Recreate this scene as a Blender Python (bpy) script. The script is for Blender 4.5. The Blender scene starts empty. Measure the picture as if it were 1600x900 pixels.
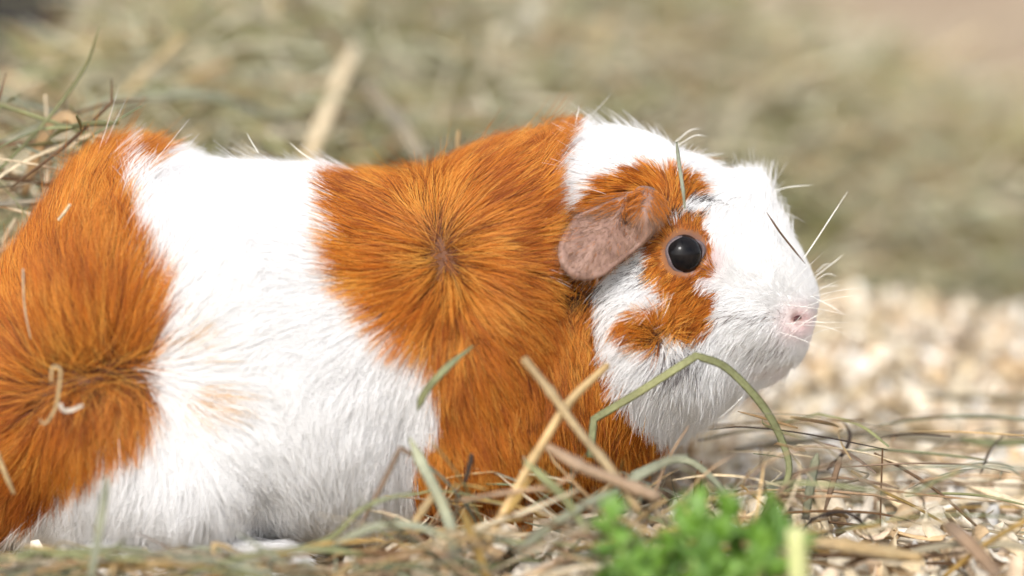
import bpy, bmesh, math, random
import numpy as np
from mathutils import Vector, Matrix
from mathutils.bvhtree import BVHTree
from mathutils.kdtree import KDTree

random.seed(7)
rng = np.random.default_rng(7)
scene = bpy.context.scene
C = scene.collection
R = math.radians

# ------------------------------------------------------------------ camera
S = 0.30 / 1600.0                # metres per photo pixel at the animal's mid plane
DIST, PITCH, Z0 = 0.90, R(7.0), 0.0735
FOC, SENS = 108.0, 36.0
cam = bpy.data.cameras.new('camera')
cam_o = bpy.data.objects.new('camera', cam); C.objects.link(cam_o)
cam.lens, cam.sensor_width = FOC, SENS
cam.clip_start, cam.clip_end = 0.02, 400.0
CP = np.array([0.0, -DIST * math.cos(PITCH), Z0 + DIST * math.sin(PITCH)])
cam_o.location = CP
cam_o.rotation_euler = (R(90) - PITCH, 0, 0)
cam.dof.use_dof = True
cam.dof.focus_distance = 0.868
cam.dof.aperture_fstop = 3.8
cam.dof.aperture_blades = 9
scene.camera = cam_o

# ------------------------------------------------------------------ sky, sun, exposure
SUN_EL, SUN_AZ = R(42), R(-160)      # soft light from above, in front of the animal, a little left
world = bpy.data.worlds.new('World'); scene.world = world
world.use_nodes = True
wn, wl = world.node_tree.nodes, world.node_tree.links
wn.clear()
sky = wn.new('ShaderNodeTexSky'); sky.sky_type = 'NISHITA'; sky.sun_disc = False
sky.sun_elevation = SUN_EL; sky.sun_rotation = SUN_AZ
sky.dust_density = 4.0; sky.air_density = 1.0; sky.ozone_density = 1.0
hs = wn.new('ShaderNodeHueSaturation'); hs.inputs['Saturation'].default_value = 0.42
bg = wn.new('ShaderNodeBackground'); bg.inputs['Strength'].default_value = 0.15
wo = wn.new('ShaderNodeOutputWorld')
wl.new(sky.outputs[0], hs.inputs['Color']); wl.new(hs.outputs[0], bg.inputs['Color']); wl.new(bg.outputs[0], wo.inputs['Surface'])
sun = bpy.data.lights.new('sun', 'SUN'); sun.energy = 1.0; sun.angle = R(14); sun.color = (1.0, 0.98, 0.955)
sun_o = bpy.data.objects.new('sun', sun); C.objects.link(sun_o)
sd = Vector((math.sin(SUN_AZ) * math.cos(SUN_EL), math.cos(SUN_AZ) * math.cos(SUN_EL), math.sin(SUN_EL)))
sun_o.rotation_euler = sd.to_track_quat('Z', 'Y').to_euler()
vs = scene.view_settings
scene.display_settings.display_device = 'sRGB'
vs.view_transform = 'Standard'; vs.look = 'None'; vs.gamma = 1.0; vs.exposure = 0.92; vs.use_curve_mapping = False
scene.render.engine = 'CYCLES'
cy = scene.cycles
cy.use_denoising = True
cy.max_bounces = 10; cy.diffuse_bounces = 6; cy.glossy_bounces = 3; cy.transmission_bounces = 4; cy.transparent_max_bounces = 6
cy.use_adaptive_sampling = True; cy.adaptive_threshold = 0.015
cy.sample_clamp_indirect = 6.0
scene.cycles_curves.shape = 'RIBBONS'
scene.cycles_curves.subdivisions = 2

# ------------------------------------------------------------------ helpers
FWD = np.array([0, math.cos(PITCH), -math.sin(PITCH)])
UPV = np.array([0, math.sin(PITCH), math.cos(PITCH)])
KS = SENS / FOC / 1600.0

def ray(px, py):
    d = FWD + np.array([1.0, 0, 0]) * (px - 800) * KS + UPV * (450 - py) * KS
    return d

def at(px, py, Y=0.0):
    """point of the place seen at photo position px,py on the upright plane y = Y"""
    d = ray(px, py)
    return CP + d * ((Y - CP[1]) / d[1])

def on_ground(px, py, z=0.0):
    d = ray(px, py)
    return CP + d * ((z - CP[2]) / d[2])

def chart(P):
    """side chart of the animal (flank seen square on): world points -> chart u, v"""
    q = P - CP
    dep = q @ FWD
    return 800 + q[:, 0] / dep / KS, 450 - (q @ UPV) / dep / KS

def tag(o, label=None, cat=None, group=None, kind=None):
    if label: o['label'] = label
    if cat: o['category'] = cat
    if group: o['group'] = group
    if kind: o['kind'] = kind
    return o

def link(name, me, mat=None, parent=None, loc=None):
    o = bpy.data.objects.new(name, me); C.objects.link(o)
    if mat is not None and not me.materials: me.materials.append(mat)
    if loc is not None: o.location = loc
    if parent is not None: o.parent = parent
    return o

def mesh(name, V, F, smooth=True):
    me = bpy.data.meshes.new(name)
    me.from_pydata([tuple(map(float, v)) for v in V], [], [tuple(map(int, f)) for f in F])
    if smooth: me.polygons.foreach_set('use_smooth', [True] * len(me.polygons))
    me.update()
    return me

def mesh_np(name, V, Q, smooth=True):
    """fast mesh from vertex array and quad index array"""
    me = bpy.data.meshes.new(name)
    V = np.asarray(V, np.float32); Q = np.asarray(Q, np.int32)
    me.vertices.add(len(V)); me.vertices.foreach_set('co', V.ravel())
    k = Q.shape[1]
    me.loops.add(Q.size); me.loops.foreach_set('vertex_index', Q.ravel())
    me.polygons.add(len(Q)); me.polygons.foreach_set('loop_start', np.arange(0, Q.size, k, dtype=np.int32))
    me.update(calc_edges=True)
    if smooth: me.polygons.foreach_set('use_smooth', np.ones(len(Q), bool))
    me.validate()
    return me

def srgb(r, g, b):
    f = lambda c: (c / 255 / 12.92) if c / 255 <= 0.04045 else ((c / 255 + 0.055) / 1.055) ** 2.4
    return (f(r), f(g), f(b))

class NB:
    def __init__(self, name):
        self.m = bpy.data.materials.new(name); self.m.use_nodes = True
        self.t = self.m.node_tree; self.t.nodes.clear()
        self.out = self.t.nodes.new('ShaderNodeOutputMaterial')
    def n(self, ty, **kw):
        nd = self.t.nodes.new(ty)
        for k, v in kw.items(): setattr(nd, k, v)
        return nd
    def l(self, a, b): self.t.links.new(a, b)
    def noise(self, scale, detail=3, coord=None, rough=0.55, vec_scale=None):
        nz = self.n('ShaderNodeTexNoise'); nz.inputs['Scale'].default_value = scale
        nz.inputs['Detail'].default_value = detail; nz.inputs['Roughness'].default_value = rough
        tc = self.n('ShaderNodeTexCoord'); src = tc.outputs[coord or 'Object']
        if vec_scale:
            mp = self.n('ShaderNodeMapping'); mp.inputs['Scale'].default_value = vec_scale
            self.l(src, mp.inputs['Vector']); src = mp.outputs[0]
        self.l(src, nz.inputs['Vector'])
        return nz
    def ramp(self, fac, stops):
        r = self.n('ShaderNodeValToRGB'); e = r.color_ramp.elements
        while len(e) < len(stops): e.new(0.5)
        for k, (p, c) in enumerate(stops): e[k].position = p; e[k].color = (*c, 1)
        self.l(fac, r.inputs['Fac']); return r
    def mul(self, a, b):
        x = self.n('ShaderNodeMix', data_type='RGBA', blend_type='MULTIPLY'); x.inputs['Factor'].default_value = 1
        self.l(a, x.inputs['A']); self.l(b, x.inputs['B']); return x.outputs['Result']

def fibre_mat(name, col, var=0.25, transl=0.25, rough=0.6, attr=None, rib=False):
    """dry grass / leaf / wood fibre: own colour with long streaks, a little light passes through"""
    b = NB(name)
    nz = b.noise(60, 4, 'Object', vec_scale=(1.0, 1.0, 1.0))
    n2 = b.noise(900, 2, 'Object')
    lo = tuple(c * (1 - var) for c in col) if not attr else (1 - var,) * 3
    hi = tuple(min(1, c * (1 + var * 0.6)) for c in col) if not attr else (1 + var * 0.4,) * 3
    rp = b.ramp(nz.outputs['Fac'], [(0.32, lo), (0.68, hi)])
    g = b.ramp(n2.outputs['Fac'], [(0.3, (0.78, 0.76, 0.72)), (0.6, (1, 1, 1))])
    c = b.mul(rp.outputs[0], g.outputs[0])
    if attr:
        at_ = b.n('ShaderNodeAttribute', attribute_name=attr)
        c = b.mul(c, at_.outputs['Color'])
    else:
        oi = b.n('ShaderNodeObjectInfo')
        orp = b.ramp(oi.outputs['Random'], [(0, (0.80, 0.80, 0.82)), (1, (1.12, 1.08, 1.0))])
        c = b.mul(c, orp.outputs[0])
    if rib:
        ra_ = b.n('ShaderNodeAttribute', attribute_name='rib'); c = b.mul(c, ra_.outputs['Color'])
    p = b.n('ShaderNodeBsdfPrincipled'); p.inputs['Roughness'].default_value = rough
    p.inputs['Specular IOR Level'].default_value = 0.35
    b.l(c, p.inputs['Base Color'])
    tr = b.n('ShaderNodeBsdfTranslucent'); b.l(c, tr.inputs['Color'])
    mx = b.n('ShaderNodeMixShader'); mx.inputs[0].default_value = transl
    b.l(p.outputs[0], mx.inputs[1]); b.l(tr.outputs[0], mx.inputs[2])
    bm_ = b.n('ShaderNodeBump'); bm_.inputs['Strength'].default_value = 0.4; bm_.inputs['Distance'].default_value = 0.0003
    b.l(n2.outputs['Fac'], bm_.inputs['Height']); b.l(bm_.outputs[0], p.inputs['Normal'])
    b.l(mx.outputs[0], b.out.inputs['Surface'])
    return b.m

def simple_mat(name, col, rough=0.6, spec=0.4, sss=0.0, bump=None, attr=None, coat=0.0):
    b = NB(name)
    p = b.n('ShaderNodeBsdfPrincipled'); p.inputs['Roughness'].default_value = rough
    p.inputs['Specular IOR Level'].default_value = spec
    nz = b.noise(400, 3, 'Object')
    g = b.ramp(nz.outputs['Fac'], [(0.3, tuple(c * 0.82 for c in col)), (0.7, tuple(min(1, c * 1.08) for c in col))])
    c = g.outputs[0]
    if attr:
        a = b.n('ShaderNodeAttribute', attribute_name=attr); c = a.outputs['Color']
    b.l(c, p.inputs['Base Color'])
    if sss:
        p.inputs['Subsurface Weight'].default_value = sss
        p.inputs['Subsurface Radius'].default_value = (0.002, 0.001, 0.0006)
        p.inputs['Subsurface Scale'].default_value = 1.0
    if coat: p.inputs['Coat Weight'].default_value = coat; p.inputs['Coat Roughness'].default_value = 0.02
    if bump:
        bm_ = b.n('ShaderNodeBump'); bm_.inputs['Strength'].default_value = bump; bm_.inputs['Distance'].default_value = 0.0005
        n2 = b.noise(1500, 3, 'Object'); b.l(n2.outputs['Fac'], bm_.inputs['Height']); b.l(bm_.outputs[0], p.inputs['Normal'])
    b.l(p.outputs[0], b.out.inputs['Surface'])
    return b.m

def spline(pts, step=5, crease=()):
    """Catmull-Rom through pts (n, k); indices in crease keep a sharp bend"""
    P = np.asarray(pts, float); n = len(P)
    if n == 2: return np.array([P[0] + (P[1] - P[0]) * t for t in np.linspace(0, 1, step + 1)])
    out = []
    for i in range(n - 1):
        p1, p2 = P[i], P[i + 1]
        p0 = P[i - 1] if i > 0 and i not in crease else 2 * p1 - p2
        p3 = P[i + 2] if i + 2 < n and (i + 1) not in crease else 2 * p2 - p1
        for t in np.linspace(0, 1, step, endpoint=False):
            out.append(0.5 * ((2 * p1) + (-p0 + p2) * t + (2 * p0 - 5 * p1 + 4 * p2 - p3) * t * t + (-p0 + 3 * p1 - 3 * p2 + p3) * t ** 3))
    out.append(P[-1])
    return np.array(out)

def norm(v):
    return v / (np.linalg.norm(v, axis=-1, keepdims=True) + 1e-12)

def blade_geo(P, w, facing, th=None, taper=(0.5, 0.15), tube=False, k=6, twist=0.0):
    """closed solid along path P: tube, or a creased lens-section blade of width w"""
    P = np.asarray(P, float); n = len(P)
    T = norm(np.gradient(P, axis=0))
    f = norm(np.asarray(facing, float))
    side = norm(np.cross(T, f)); nor = norm(np.cross(side, T))
    if twist:
        a = np.linspace(0, twist, n)[:, None]
        side, nor = side * np.cos(a) + nor * np.sin(a), nor * np.cos(a) - side * np.sin(a)
    t = np.linspace(0, 1, n)
    W = w * np.minimum(1, np.minimum(taper[0] + t * 6 * (1 - taper[0]), taper[1] + (1 - t) * 3.0 * (1 - taper[1])))
    if tube and n > 12 and w > 0.0009:
        for tn in (random.uniform(.25, .45), random.uniform(.6, .85)):
            W = W * (1 + 0.35 * np.exp(-((t - tn) / 0.03) ** 2))
    W = W[:, None]
    if tube:
        rings = []
        for j in range(k):
            a = 2 * math.pi * j / k
            rings.append(P + side * W / 2 * math.cos(a) + nor * W / 2 * math.sin(a))
    else:
        th = th or w * 0.10
        rings = [P - side * W / 2 + nor * W * 0.10, P - nor * th * 0.5 - nor * W * 0.02, P + side * W / 2 + nor * W * 0.10,
                 P + side * W / 4 + nor * (th * 0.5) + nor * W * 0.04, P - side * W / 4 + nor * (th * 0.5) + nor * W * 0.04]
        k = 5
    V = np.stack(rings, 1).reshape(-1, 3)
    F = []
    for i in range(n - 1):
        for j in range(k):
            a, b_ = i * k + j, i * k + (j + 1) % k
            F.append((a, b_, b_ + k, a + k))
    caps = [tuple(range(k))[::-1], tuple((n - 1) * k + j for j in range(k))]
    return V, F, caps

def blade(name, P, w, mat, facing=(0, -1, 0.25), parent=None, **kw):
    V, F, caps = blade_geo(P, w, facing, **kw)
    if parent is None:
        base = V[np.argmin(V[:, 2])].copy()
        me = mesh(name, V - base, F + caps)
        k = kw.get('k', 6) if kw.get('tube') else 5; nst = len(V) // k
        ringc = np.array([0.80 + 0.32 * (j % 2) for j in range(k)]) if kw.get('tube') else np.array([0.78, 1.12, 0.78, 1.0, 0.94])
        # withering along the length: paler and browner stretches
        ln_ = np.interp(np.linspace(0, 1, nst), np.linspace(0, 1, 6), [random.uniform(0.72, 1.14) for _ in range(6)])
        cc_ = (ln_[:, None] * ringc[None]).ravel()
        wm_ = np.repeat(np.interp(np.linspace(0, 1, nst), np.linspace(0, 1, 5), [random.uniform(0, 1) for _ in range(5)]), k)
        rgb_ = np.stack([cc_ * (1 + 0.10 * wm_), cc_, cc_ * (1 - 0.14 * wm_), np.ones(len(cc_))], 1)
        a_ = me.color_attributes.new('rib', 'FLOAT_COLOR', 'POINT'); a_.data.foreach_set('color', rgb_.astype(np.float32).ravel())
        return link(name, me, mat, None, base)
    return link(name, mesh(name, V, F + caps), mat, parent)

def px_path(pts, Y):
    """photo positions + depth(s) -> points in the place"""
    Ys = Y if hasattr(Y, '__len__') else [Y] * len(pts)
    if len(Ys) == 2 and len(pts) != 2: Ys = np.linspace(Ys[0], Ys[1], len(pts))
    return np.array([at(x, y, d) for (x, y), d in zip(pts, Ys)])

def wob(x, y, f=1.0, seed=0):
    """cheap smooth noise -1..1"""
    r = np.random.default_rng(seed); v = 0
    for i in range(6):
        a, b, c = r.uniform(-1, 1), r.uniform(-1, 1), r.uniform(0, 6.28)
        v = v + np.sin((x * a + y * b) * f * (1 + i * 0.6) * 2 + c)
    return v / 3.2

# ------------------------------------------------------------------ ground and litter relief
def bank_front(x):      # where the heap of hay behind begins (closer on the left)
    return np.interp(x, [-0.6, -0.16, -0.05, 0.08, 0.20, 0.5], [0.055, 0.075, 0.17, 0.33, 0.36, 0.33])

def ground_z(x, y):
    x = np.asarray(x, float); y = np.asarray(y, float)
    m = 0.030 * np.exp(-((x - 0.125) / 0.10) ** 2 - ((y - 0.27) / 0.085) ** 2)
    fl = np.exp(-(x / 0.9) ** 2 - ((y - 0.1) / 0.7) ** 2)
    return m + 0.0025 * wob(x, y, 28, 3) * fl - 0.003

def bank_z(x, y):
    d = np.asarray(y, float) - bank_front(x)
    top = np.interp(x, [-0.6, -0.24, -0.14, 0.05, 0.16, 0.30, 0.6], [0.03, 0.035, 0.18, 0.18, 0.105, 0.065, 0.06])
    h = top * (1 - np.exp(-np.clip(d, 0, None) / 0.13))
    return h + 0.012 * wob(x, y, 14, 5) * np.clip(d / 0.05, 0, 1)

def sheet(name, fz, xs, ys, mat):
    X, Y = np.meshgrid(xs, ys); Z = fz(X, Y)
    V = np.stack([X, Y, Z], -1).reshape(-1, 3)
    nx, ny = len(xs), len(ys)
    i = (np.arange(ny - 1)[:, None] * nx + np.arange(nx - 1)[None]).ravel()
    return link(name, mesh_np(name, V, np.stack([i, i + 1, i + 1 + nx, i + nx], 1)), mat)

b = NB('litter_soil')
nz = b.noise(260, 5, 'Object'); n2 = b.noise(35, 3, 'Object')
rp = b.ramp(nz.outputs['Fac'], [(0.30, srgb(128, 110, 84)), (0.5, srgb(184, 164, 130)), (0.7, srgb(222, 206, 174))])
rp2 = b.ramp(n2.outputs['Fac'], [(0.3, (0.75, 0.75, 0.72)), (0.7, (1, 1, 1))])
p = b.n('ShaderNodeBsdfPrincipled'); p.inputs['Roughness'].default_value = 0.9
b.l(b.mul(rp.outputs[0], rp2.outputs[0]), p.inputs['Base Color'])
bm_ = b.n('ShaderNodeBump'); bm_.inputs['Strength'].default_value = 0.6; bm_.inputs['Distance'].default_value = 0.002
b.l(nz.outputs['Fac'], bm_.inputs['Height']); b.l(bm_.outputs[0], p.inputs['Normal']); b.l(p.outputs[0], b.out.inputs['Surface'])
M_soil = b.m
gx = np.concatenate([[-60, -20, -6, -2, -1], np.linspace(-0.6, 0.6, 121), [1, 2, 6, 20, 60]])
gy = np.concatenate([[-40, -12, -4, -1.5, -0.6], np.linspace(-0.35, 0.7, 106), [1.2, 3, 10, 40, 150]])
tag(sheet('ground', ground_z, gx, gy, M_soil), 'litter covered ground under the guinea pig', 'ground', kind='structure')

# ------------------------------------------------------------------ wall of boards behind the hay
def board_mat():
    b = NB('weathered_board')
    nz = b.noise(9, 5, 'Object', vec_scale=(0.6, 1, 9))
    rp = b.ramp(nz.outputs['Fac'], [(0.3, srgb(124, 108, 92)), (0.55, srgb(152, 136, 118)), (0.75, srgb(170, 154, 136))])
    p = b.n('ShaderNodeBsdfPrincipled'); p.inputs['Roughness'].default_value = 0.75
    b.l(rp.outputs[0], p.inputs['Base Color']); b.l(p.outputs[0], b.out.inputs['Surface']); return b.m
M_board = board_mat()
wall = bpy.data.objects.new('board_wall', None); C.objects.link(wall); wall.location = (0, 0.86, 0)
tag(wall, 'weathered brown board wall out of focus behind the hay', 'wall')
bmb = bmesh.new(); bmesh.ops.create_cube(bmb, size=1.0)
bmesh.ops.scale(bmb, vec=(2.6, 0.022, 0.114), verts=bmb.verts); bmesh.ops.bevel(bmb, geom=bmb.edges[:], offset=0.003, segments=1)
me_b = bpy.data.meshes.new('plank'); bmb.to_mesh(me_b); bmb.free()
for i in range(4):
    o = link('plank', me_b, M_board, wall); o.location = (random.uniform(-.02, .02), random.uniform(-.002, .002), 0.06 + i * 0.119)

pm_ = bmesh.new(); bmesh.ops.create_cube(pm_, size=1.0)  # dark block added to give the upper corner behind the rump its dark tone
bmesh.ops.scale(pm_, vec=(0.06, 0.05, 0.45), verts=pm_.verts); bmesh.ops.bevel(pm_, geom=pm_.edges[:], offset=0.005, segments=2)
me_p = bpy.data.meshes.new('wooden_post'); pm_.to_mesh(me_p); pm_.free()
tag(link('wooden_post', me_p, simple_mat('dark_wood', srgb(38, 35, 33), 0.8), None, (-0.222, 0.44, 0.22)), 'dark post added out of focus in the upper corner behind the rump', 'post')

# ------------------------------------------------------------------ guinea pig body (one continuous skin)
TOP = [(-62, 640), (-56, 585), (-38, 530), (-8, 484), (30, 432), (70, 372), (105, 318), (135, 286), (165, 270), (205, 265), (260, 268), (350, 271),
       (440, 276), (520, 284), (600, 289), (660, 284), (720, 262), (800, 240), (880, 228), (950, 217), (1000, 216), (1050, 236),
       (1100, 262), (1140, 278), (1175, 296), (1200, 318), (1225, 354), (1245, 387), (1262, 420), (1272, 443), (1277, 466)]
BOT = [(-62, 640), (-56, 690), (-38, 750), (-8, 805), (30, 842), (70, 860), (150, 868), (400, 868), (600, 858), (700, 842), (800, 820),
       (900, 785), (980, 735), (1040, 690), (1090, 660), (1140, 625), (1180, 601), (1210, 588), (1236, 573), (1257, 545), (1270, 508),
       (1274, 486), (1277, 466)]
WID = [(-62, 0.000), (-56, 0.018), (-38, 0.032), (-8, 0.043), (70, 0.055), (180, 0.061), (350, 0.064), (500, 0.061), (650, 0.056),
       (760, 0.053), (850, 0.046), (930, 0.0405), (1000, 0.039), (1060, 0.0365), (1110, 0.0325), (1160, 0.028), (1200, 0.0248),
       (1235, 0.0208), (1255, 0.0170), (1268, 0.0118), (1274, 0.0068), (1277, 0.0)]
def lut(tab, x): t = np.array(tab, float); return np.interp(x, t[:, 0], t[:, 1])
def smooth_lut(tab, X, k=9):
    y = lut(tab, X); yy = y.copy()
    for _ in range(2):
        pad = np.concatenate([np.full(k, yy[0]), yy, np.full(k, yy[-1])])
        yy = np.convolve(pad, np.ones(2 * k + 1) / (2 * k + 1), 'valid')
    edge = np.clip(np.minimum((X + 62) / 60, (1277 - X) / 60), 0, 1)
    return y * (1 - edge) + yy * edge
ce = 0.5 - 0.5 * np.cos(np.linspace(0, math.pi, 140))
XS = np.unique(np.concatenate([-62 + 1339 * ce, np.linspace(-62, 1277, 110)]))
XS = np.sort(XS)
top = smooth_lut(TOP, XS, 4); bot = smooth_lut(BOT, XS, 4); wid = smooth_lut(WID, XS, 4)
NT = 96
th = np.linspace(0, 2 * math.pi, NT, endpoint=False)
rows = []
for X, t_, b_, w_ in zip(XS, top, bot, wid):
    pt, pb = at(X, t_, 0), at(X, b_, 0)
    zt, zb = pt[2], max(pb[2], 0.0015)
    if zt < zb: zt = zb
    mid = zb + (zt - zb) * np.interp(X, [0, 800, 1000, 1277], [0.46, 0.45, 0.50, 0.5])
    nexp = np.interp(X, [-62, 0, 800, 950, 1277], [2.0, 2.25, 2.25, 2.1, 2.0])
    c, s_ = np.cos(th), np.sin(th)
    yy = w_ * np.sign(c) * np.abs(c) ** (2 / nexp)
    zz = np.where(s_ > 0, (zt - mid), (mid - zb)) * np.sign(s_) * np.abs(s_) ** (2 / nexp) + mid
    rows.append(np.stack([np.full(NT, pt[0]), yy, zz], 1))
V = np.array(rows).reshape(-1, 3)
nR = len(rows)
# side relief: haunch, knee, flank, shoulder, neck crease, cheek, brow, muzzle
BUMP = [(90, 620, 150, 170, 0.007), (300, 820, 110, 110, 0.018), (405, 790, 26, 70, -0.004), (150, 850, 90, 60, 0.008), (500, 640, 150, 130, 0.003),
        (700, 480, 130, 170, 0.004), (760, 740, 90, 80, 0.006), (640, 700, 40, 120, -0.005), (885, 520, 34, 120, -0.0045), (848, 320, 16, 110, 0.005), (874, 330, 12, 100, -0.004), (938, 560, 16, 100, -0.005), (875, 600, 20, 110, 0.003),
        (1020, 560, 70, 80, 0.0055), (1000, 480, 60, 50, 0.002), (1075, 390, 48, 42, 0.0035), (1085, 470, 60, 26, -0.0012), (1190, 520, 55, 45, 0.0035),
        (1215, 430, 40, 40, 0.0015), (940, 390, 70, 60, -0.004), (930, 250, 60, 40, 0.002), (1100, 620, 45, 50, 0.003)]
u, v = chart(V * np.array([1, 0, 1]) + np.array([0, -0.045, 0]))
add = sum(a * np.exp(-((u - x) / rx) ** 2 / 1.0 - ((v - y) / ry) ** 2) for x, y, rx, ry, a in BUMP)
wloc = np.repeat(wid, NT)
V[:, 1] += np.sign(V[:, 1]) * add * np.clip(np.abs(V[:, 1]) / (wloc + 1e-6), 0, 1) ** 0.7
F = []
for i in range(nR - 1):
    for j in range(NT):
        F.append((i * NT + j, i * NT + (j + 1) % NT, (i + 1) * NT + (j + 1) % NT, (i + 1) * NT + j))
F.append(tuple(range(NT))); F.append(tuple((nR - 1) * NT + j for j in range(NT))[::-1])
bm = bmesh.new()
bv = [bm.verts.new(x) for x in V]
for f in F:
    try: bm.faces.new([bv[i] for i in f])
    except ValueError: pass
bmesh.ops.remove_doubles(bm, verts=bm.verts, dist=1e-6)

def add_ellipsoid(bm, c, r, rot=(0, 0, 0)):
    m = Matrix.Translation(c) @ Matrix.Rotation(rot[2], 4, 'Z') @ Matrix.Rotation(rot[1], 4, 'Y') @ Matrix.Diagonal((*r, 1))
    bmesh.ops.create_icosphere(bm, subdivisions=3, radius=1.0, matrix=m)
def add_limb(bm, pts, rad):
    P = spline(pts, 6); rr = spline([[r] for r in rad], 6)[:, 0]
    for q, r in zip(P, rr): add_ellipsoid(bm, Vector(q), (r, r, r))
for sgn in (-1, 1):
    # fore leg and paw with four toes
    add_limb(bm, [(-0.012, sgn * 0.034, 0.045), (-0.008, sgn * 0.037, 0.026), (-0.004, sgn * 0.036, 0.010), (0.006, sgn * 0.036, 0.006)], [0.016, 0.0125, 0.008, 0.007])
    for k in range(4):
        a = (k - 1.5) * 0.22
        add_limb(bm, [(0.006, sgn * 0.036 + (k - 1.5) * 0.003, 0.006), (0.014, sgn * 0.036 + (k - 1.5) * 0.0042, 0.0055), (0.020, sgn * 0.036 + (k - 1.5) * 0.005, 0.003)], [0.0035, 0.003, 0.002])
    # hind foot, long sole and three toes
    add_limb(bm, [(-0.112, sgn * 0.046, 0.006), (-0.092, sgn * 0.050, 0.006), (-0.078, sgn * 0.052, 0.005)], [0.007, 0.008, 0.006])
    for k in range(3):
        add_limb(bm, [(-0.080, sgn * 0.052 + (k - 1) * 0.004, 0.006), (-0.068, sgn * 0.052 + (k - 1) * 0.006, 0.0045), (-0.062, sgn * 0.052 + (k - 1) * 0.0065, 0.0025)], [0.004, 0.003, 0.002])
me_raw = bpy.data.meshes.new('guinea_pig_raw'); bm.to_mesh(me_raw); bm.free()
tmp = bpy.data.objects.new('tmp_body', me_raw); C.objects.link(tmp)
md = tmp.modifiers.new('rm', 'REMESH'); md.mode = 'VOXEL'; md.voxel_size = 0.0013
ms = tmp.modifiers.new('sm', 'SMOOTH'); ms.factor = 0.5; ms.iterations = 6
dg = bpy.context.evaluated_depsgraph_get()
me_body = bpy.data.meshes.new_from_object(tmp.evaluated_get(dg)); me_body.name = 'body'
bpy.data.objects.remove(tmp)
me_body.polygons.foreach_set('use_smooth', np.ones(len(me_body.polygons), bool))

pig = bpy.data.objects.new('guinea_pig', None); C.objects.link(pig)
tag(pig, 'orange and white guinea pig with fur rosettes sitting in hay and shavings', 'guinea pig')

# ---- coat pattern, drawn on the flank chart
POLY_O = {
 'rump': [(-300, 60), (120, 150), (150, 205), (178, 222), (196, 290), (214, 345), (236, 390), (258, 430), (264, 480), (258, 530), (250, 570), (250, 600),
          (252, 650), (238, 690), (205, 712), (160, 735), (115, 765), (75, 800), (40, 818), (0, 850), (-300, 900)],
 'tuft': [(178, 222), (172, 190), (215, 180), (252, 215), (246, 262), (225, 272), (200, 258)],
 'mid': [(506, 278), (540, 262), (560, 230), (640, 200), (720, 150), (900, 120), (893, 200), (882, 240), (872, 285), (874, 320), (884, 345), (878, 440), (925, 446), (926, 490), (934, 545),
         (950, 600), (990, 660), (1046, 712), (1030, 760), (960, 800), (900, 830), (860, 900), (640, 910), (646, 820), (650, 750), (650, 700), (676, 690), (686, 655),
         (676, 615), (664, 585), (640, 560), (604, 542), (574, 512), (545, 475), (512, 436), (503, 385), (512, 330)],
 'crown': [(884, 345), (895, 318), (920, 288), (955, 268), (1000, 253), (1048, 252), (1085, 268), (1110, 288), (1098, 300), (1070, 318), (1046, 342), (1024, 365), (985, 400), (930, 445), (880, 440)],
 'eye': [(1008, 380), (1038, 350), (1066, 334), (1100, 330), (1100, 360), (1112, 392), (1114, 428), (1092, 436), (1086, 452), (1116, 460), (1112, 492), (1100, 528),
         (1072, 545), (1056, 526), (1044, 530), (1026, 566), (992, 560), (956, 524), (958, 500), (990, 486), (1034, 480), (1046, 470), (1028, 458), (1010, 444), (1002, 430), (1008, 404)],
}
FAR_O = {'farcrown': [(1040, 150), (1060, 214), (1085, 236), (1118, 258), (1140, 266), (1180, 240)]}
def inside(u, v, poly):
    r = np.zeros(u.shape, bool); n = len(poly)
    for i in range(n):
        x1, y1 = poly[i]; x2, y2 = poly[(i + 1) % n]
        if y1 == y2: continue
        cnd = ((y1 > v) != (y2 > v)) & (u < (x2 - x1) * (v - y1) / (y2 - y1) + x1)
        r ^= cnd
    return r
def coat_uv(P):
    Q = P.copy(); Q[:, 1] = -np.abs(Q[:, 1])          # both flanks carry the same chart
    return chart(Q)
def coat_mask(P, jit=5.0):
    u, v = coat_uv(P)
    u = u + jit * wob(u, v, 0.06, 11) + rng.normal(0, jit * 0.6, len(u)); v = v + jit * wob(u, v, 0.06, 12) + rng.normal(0, jit * 0.6, len(u))
    fz = 9.0 * np.exp(-((u - 1030) / 70) ** 2 - ((v - 500) / 60) ** 2)
    u = u + fz * wob(u, v, 0.12, 14) + rng.normal(0, 1, len(u)) * fz * 0.7; v = v + fz * wob(u, v, 0.12, 15) + rng.normal(0, 1, len(u)) * fz * 0.7
    m = np.zeros(len(u), bool)
    for pl in POLY_O.values(): m |= inside(u, v, pl)
    for pl in FAR_O.values(): m |= inside(u, v, pl) & (P[:, 1] > 0.004)
    return m
def blob(u, v, x, y, rx, ry): return np.exp(-((u - x) / rx) ** 2 - ((v - y) / ry) ** 2)

nv = len(me_body.vertices)
co = np.empty(nv * 3, np.float32); me_body.vertices.foreach_get('co', co); co = co.reshape(-1, 3).astype(float)
BV = BVHTree.FromPolygons([Vector(c) for c in co], [tuple(p.vertices) for p in me_body.polygons])
def skin_at(px, py):
    d = ray(px, py); h = BV.ray_cast(Vector(CP), Vector(d).normalized())
    return np.array(h[0]), np.array(h[1])

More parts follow.
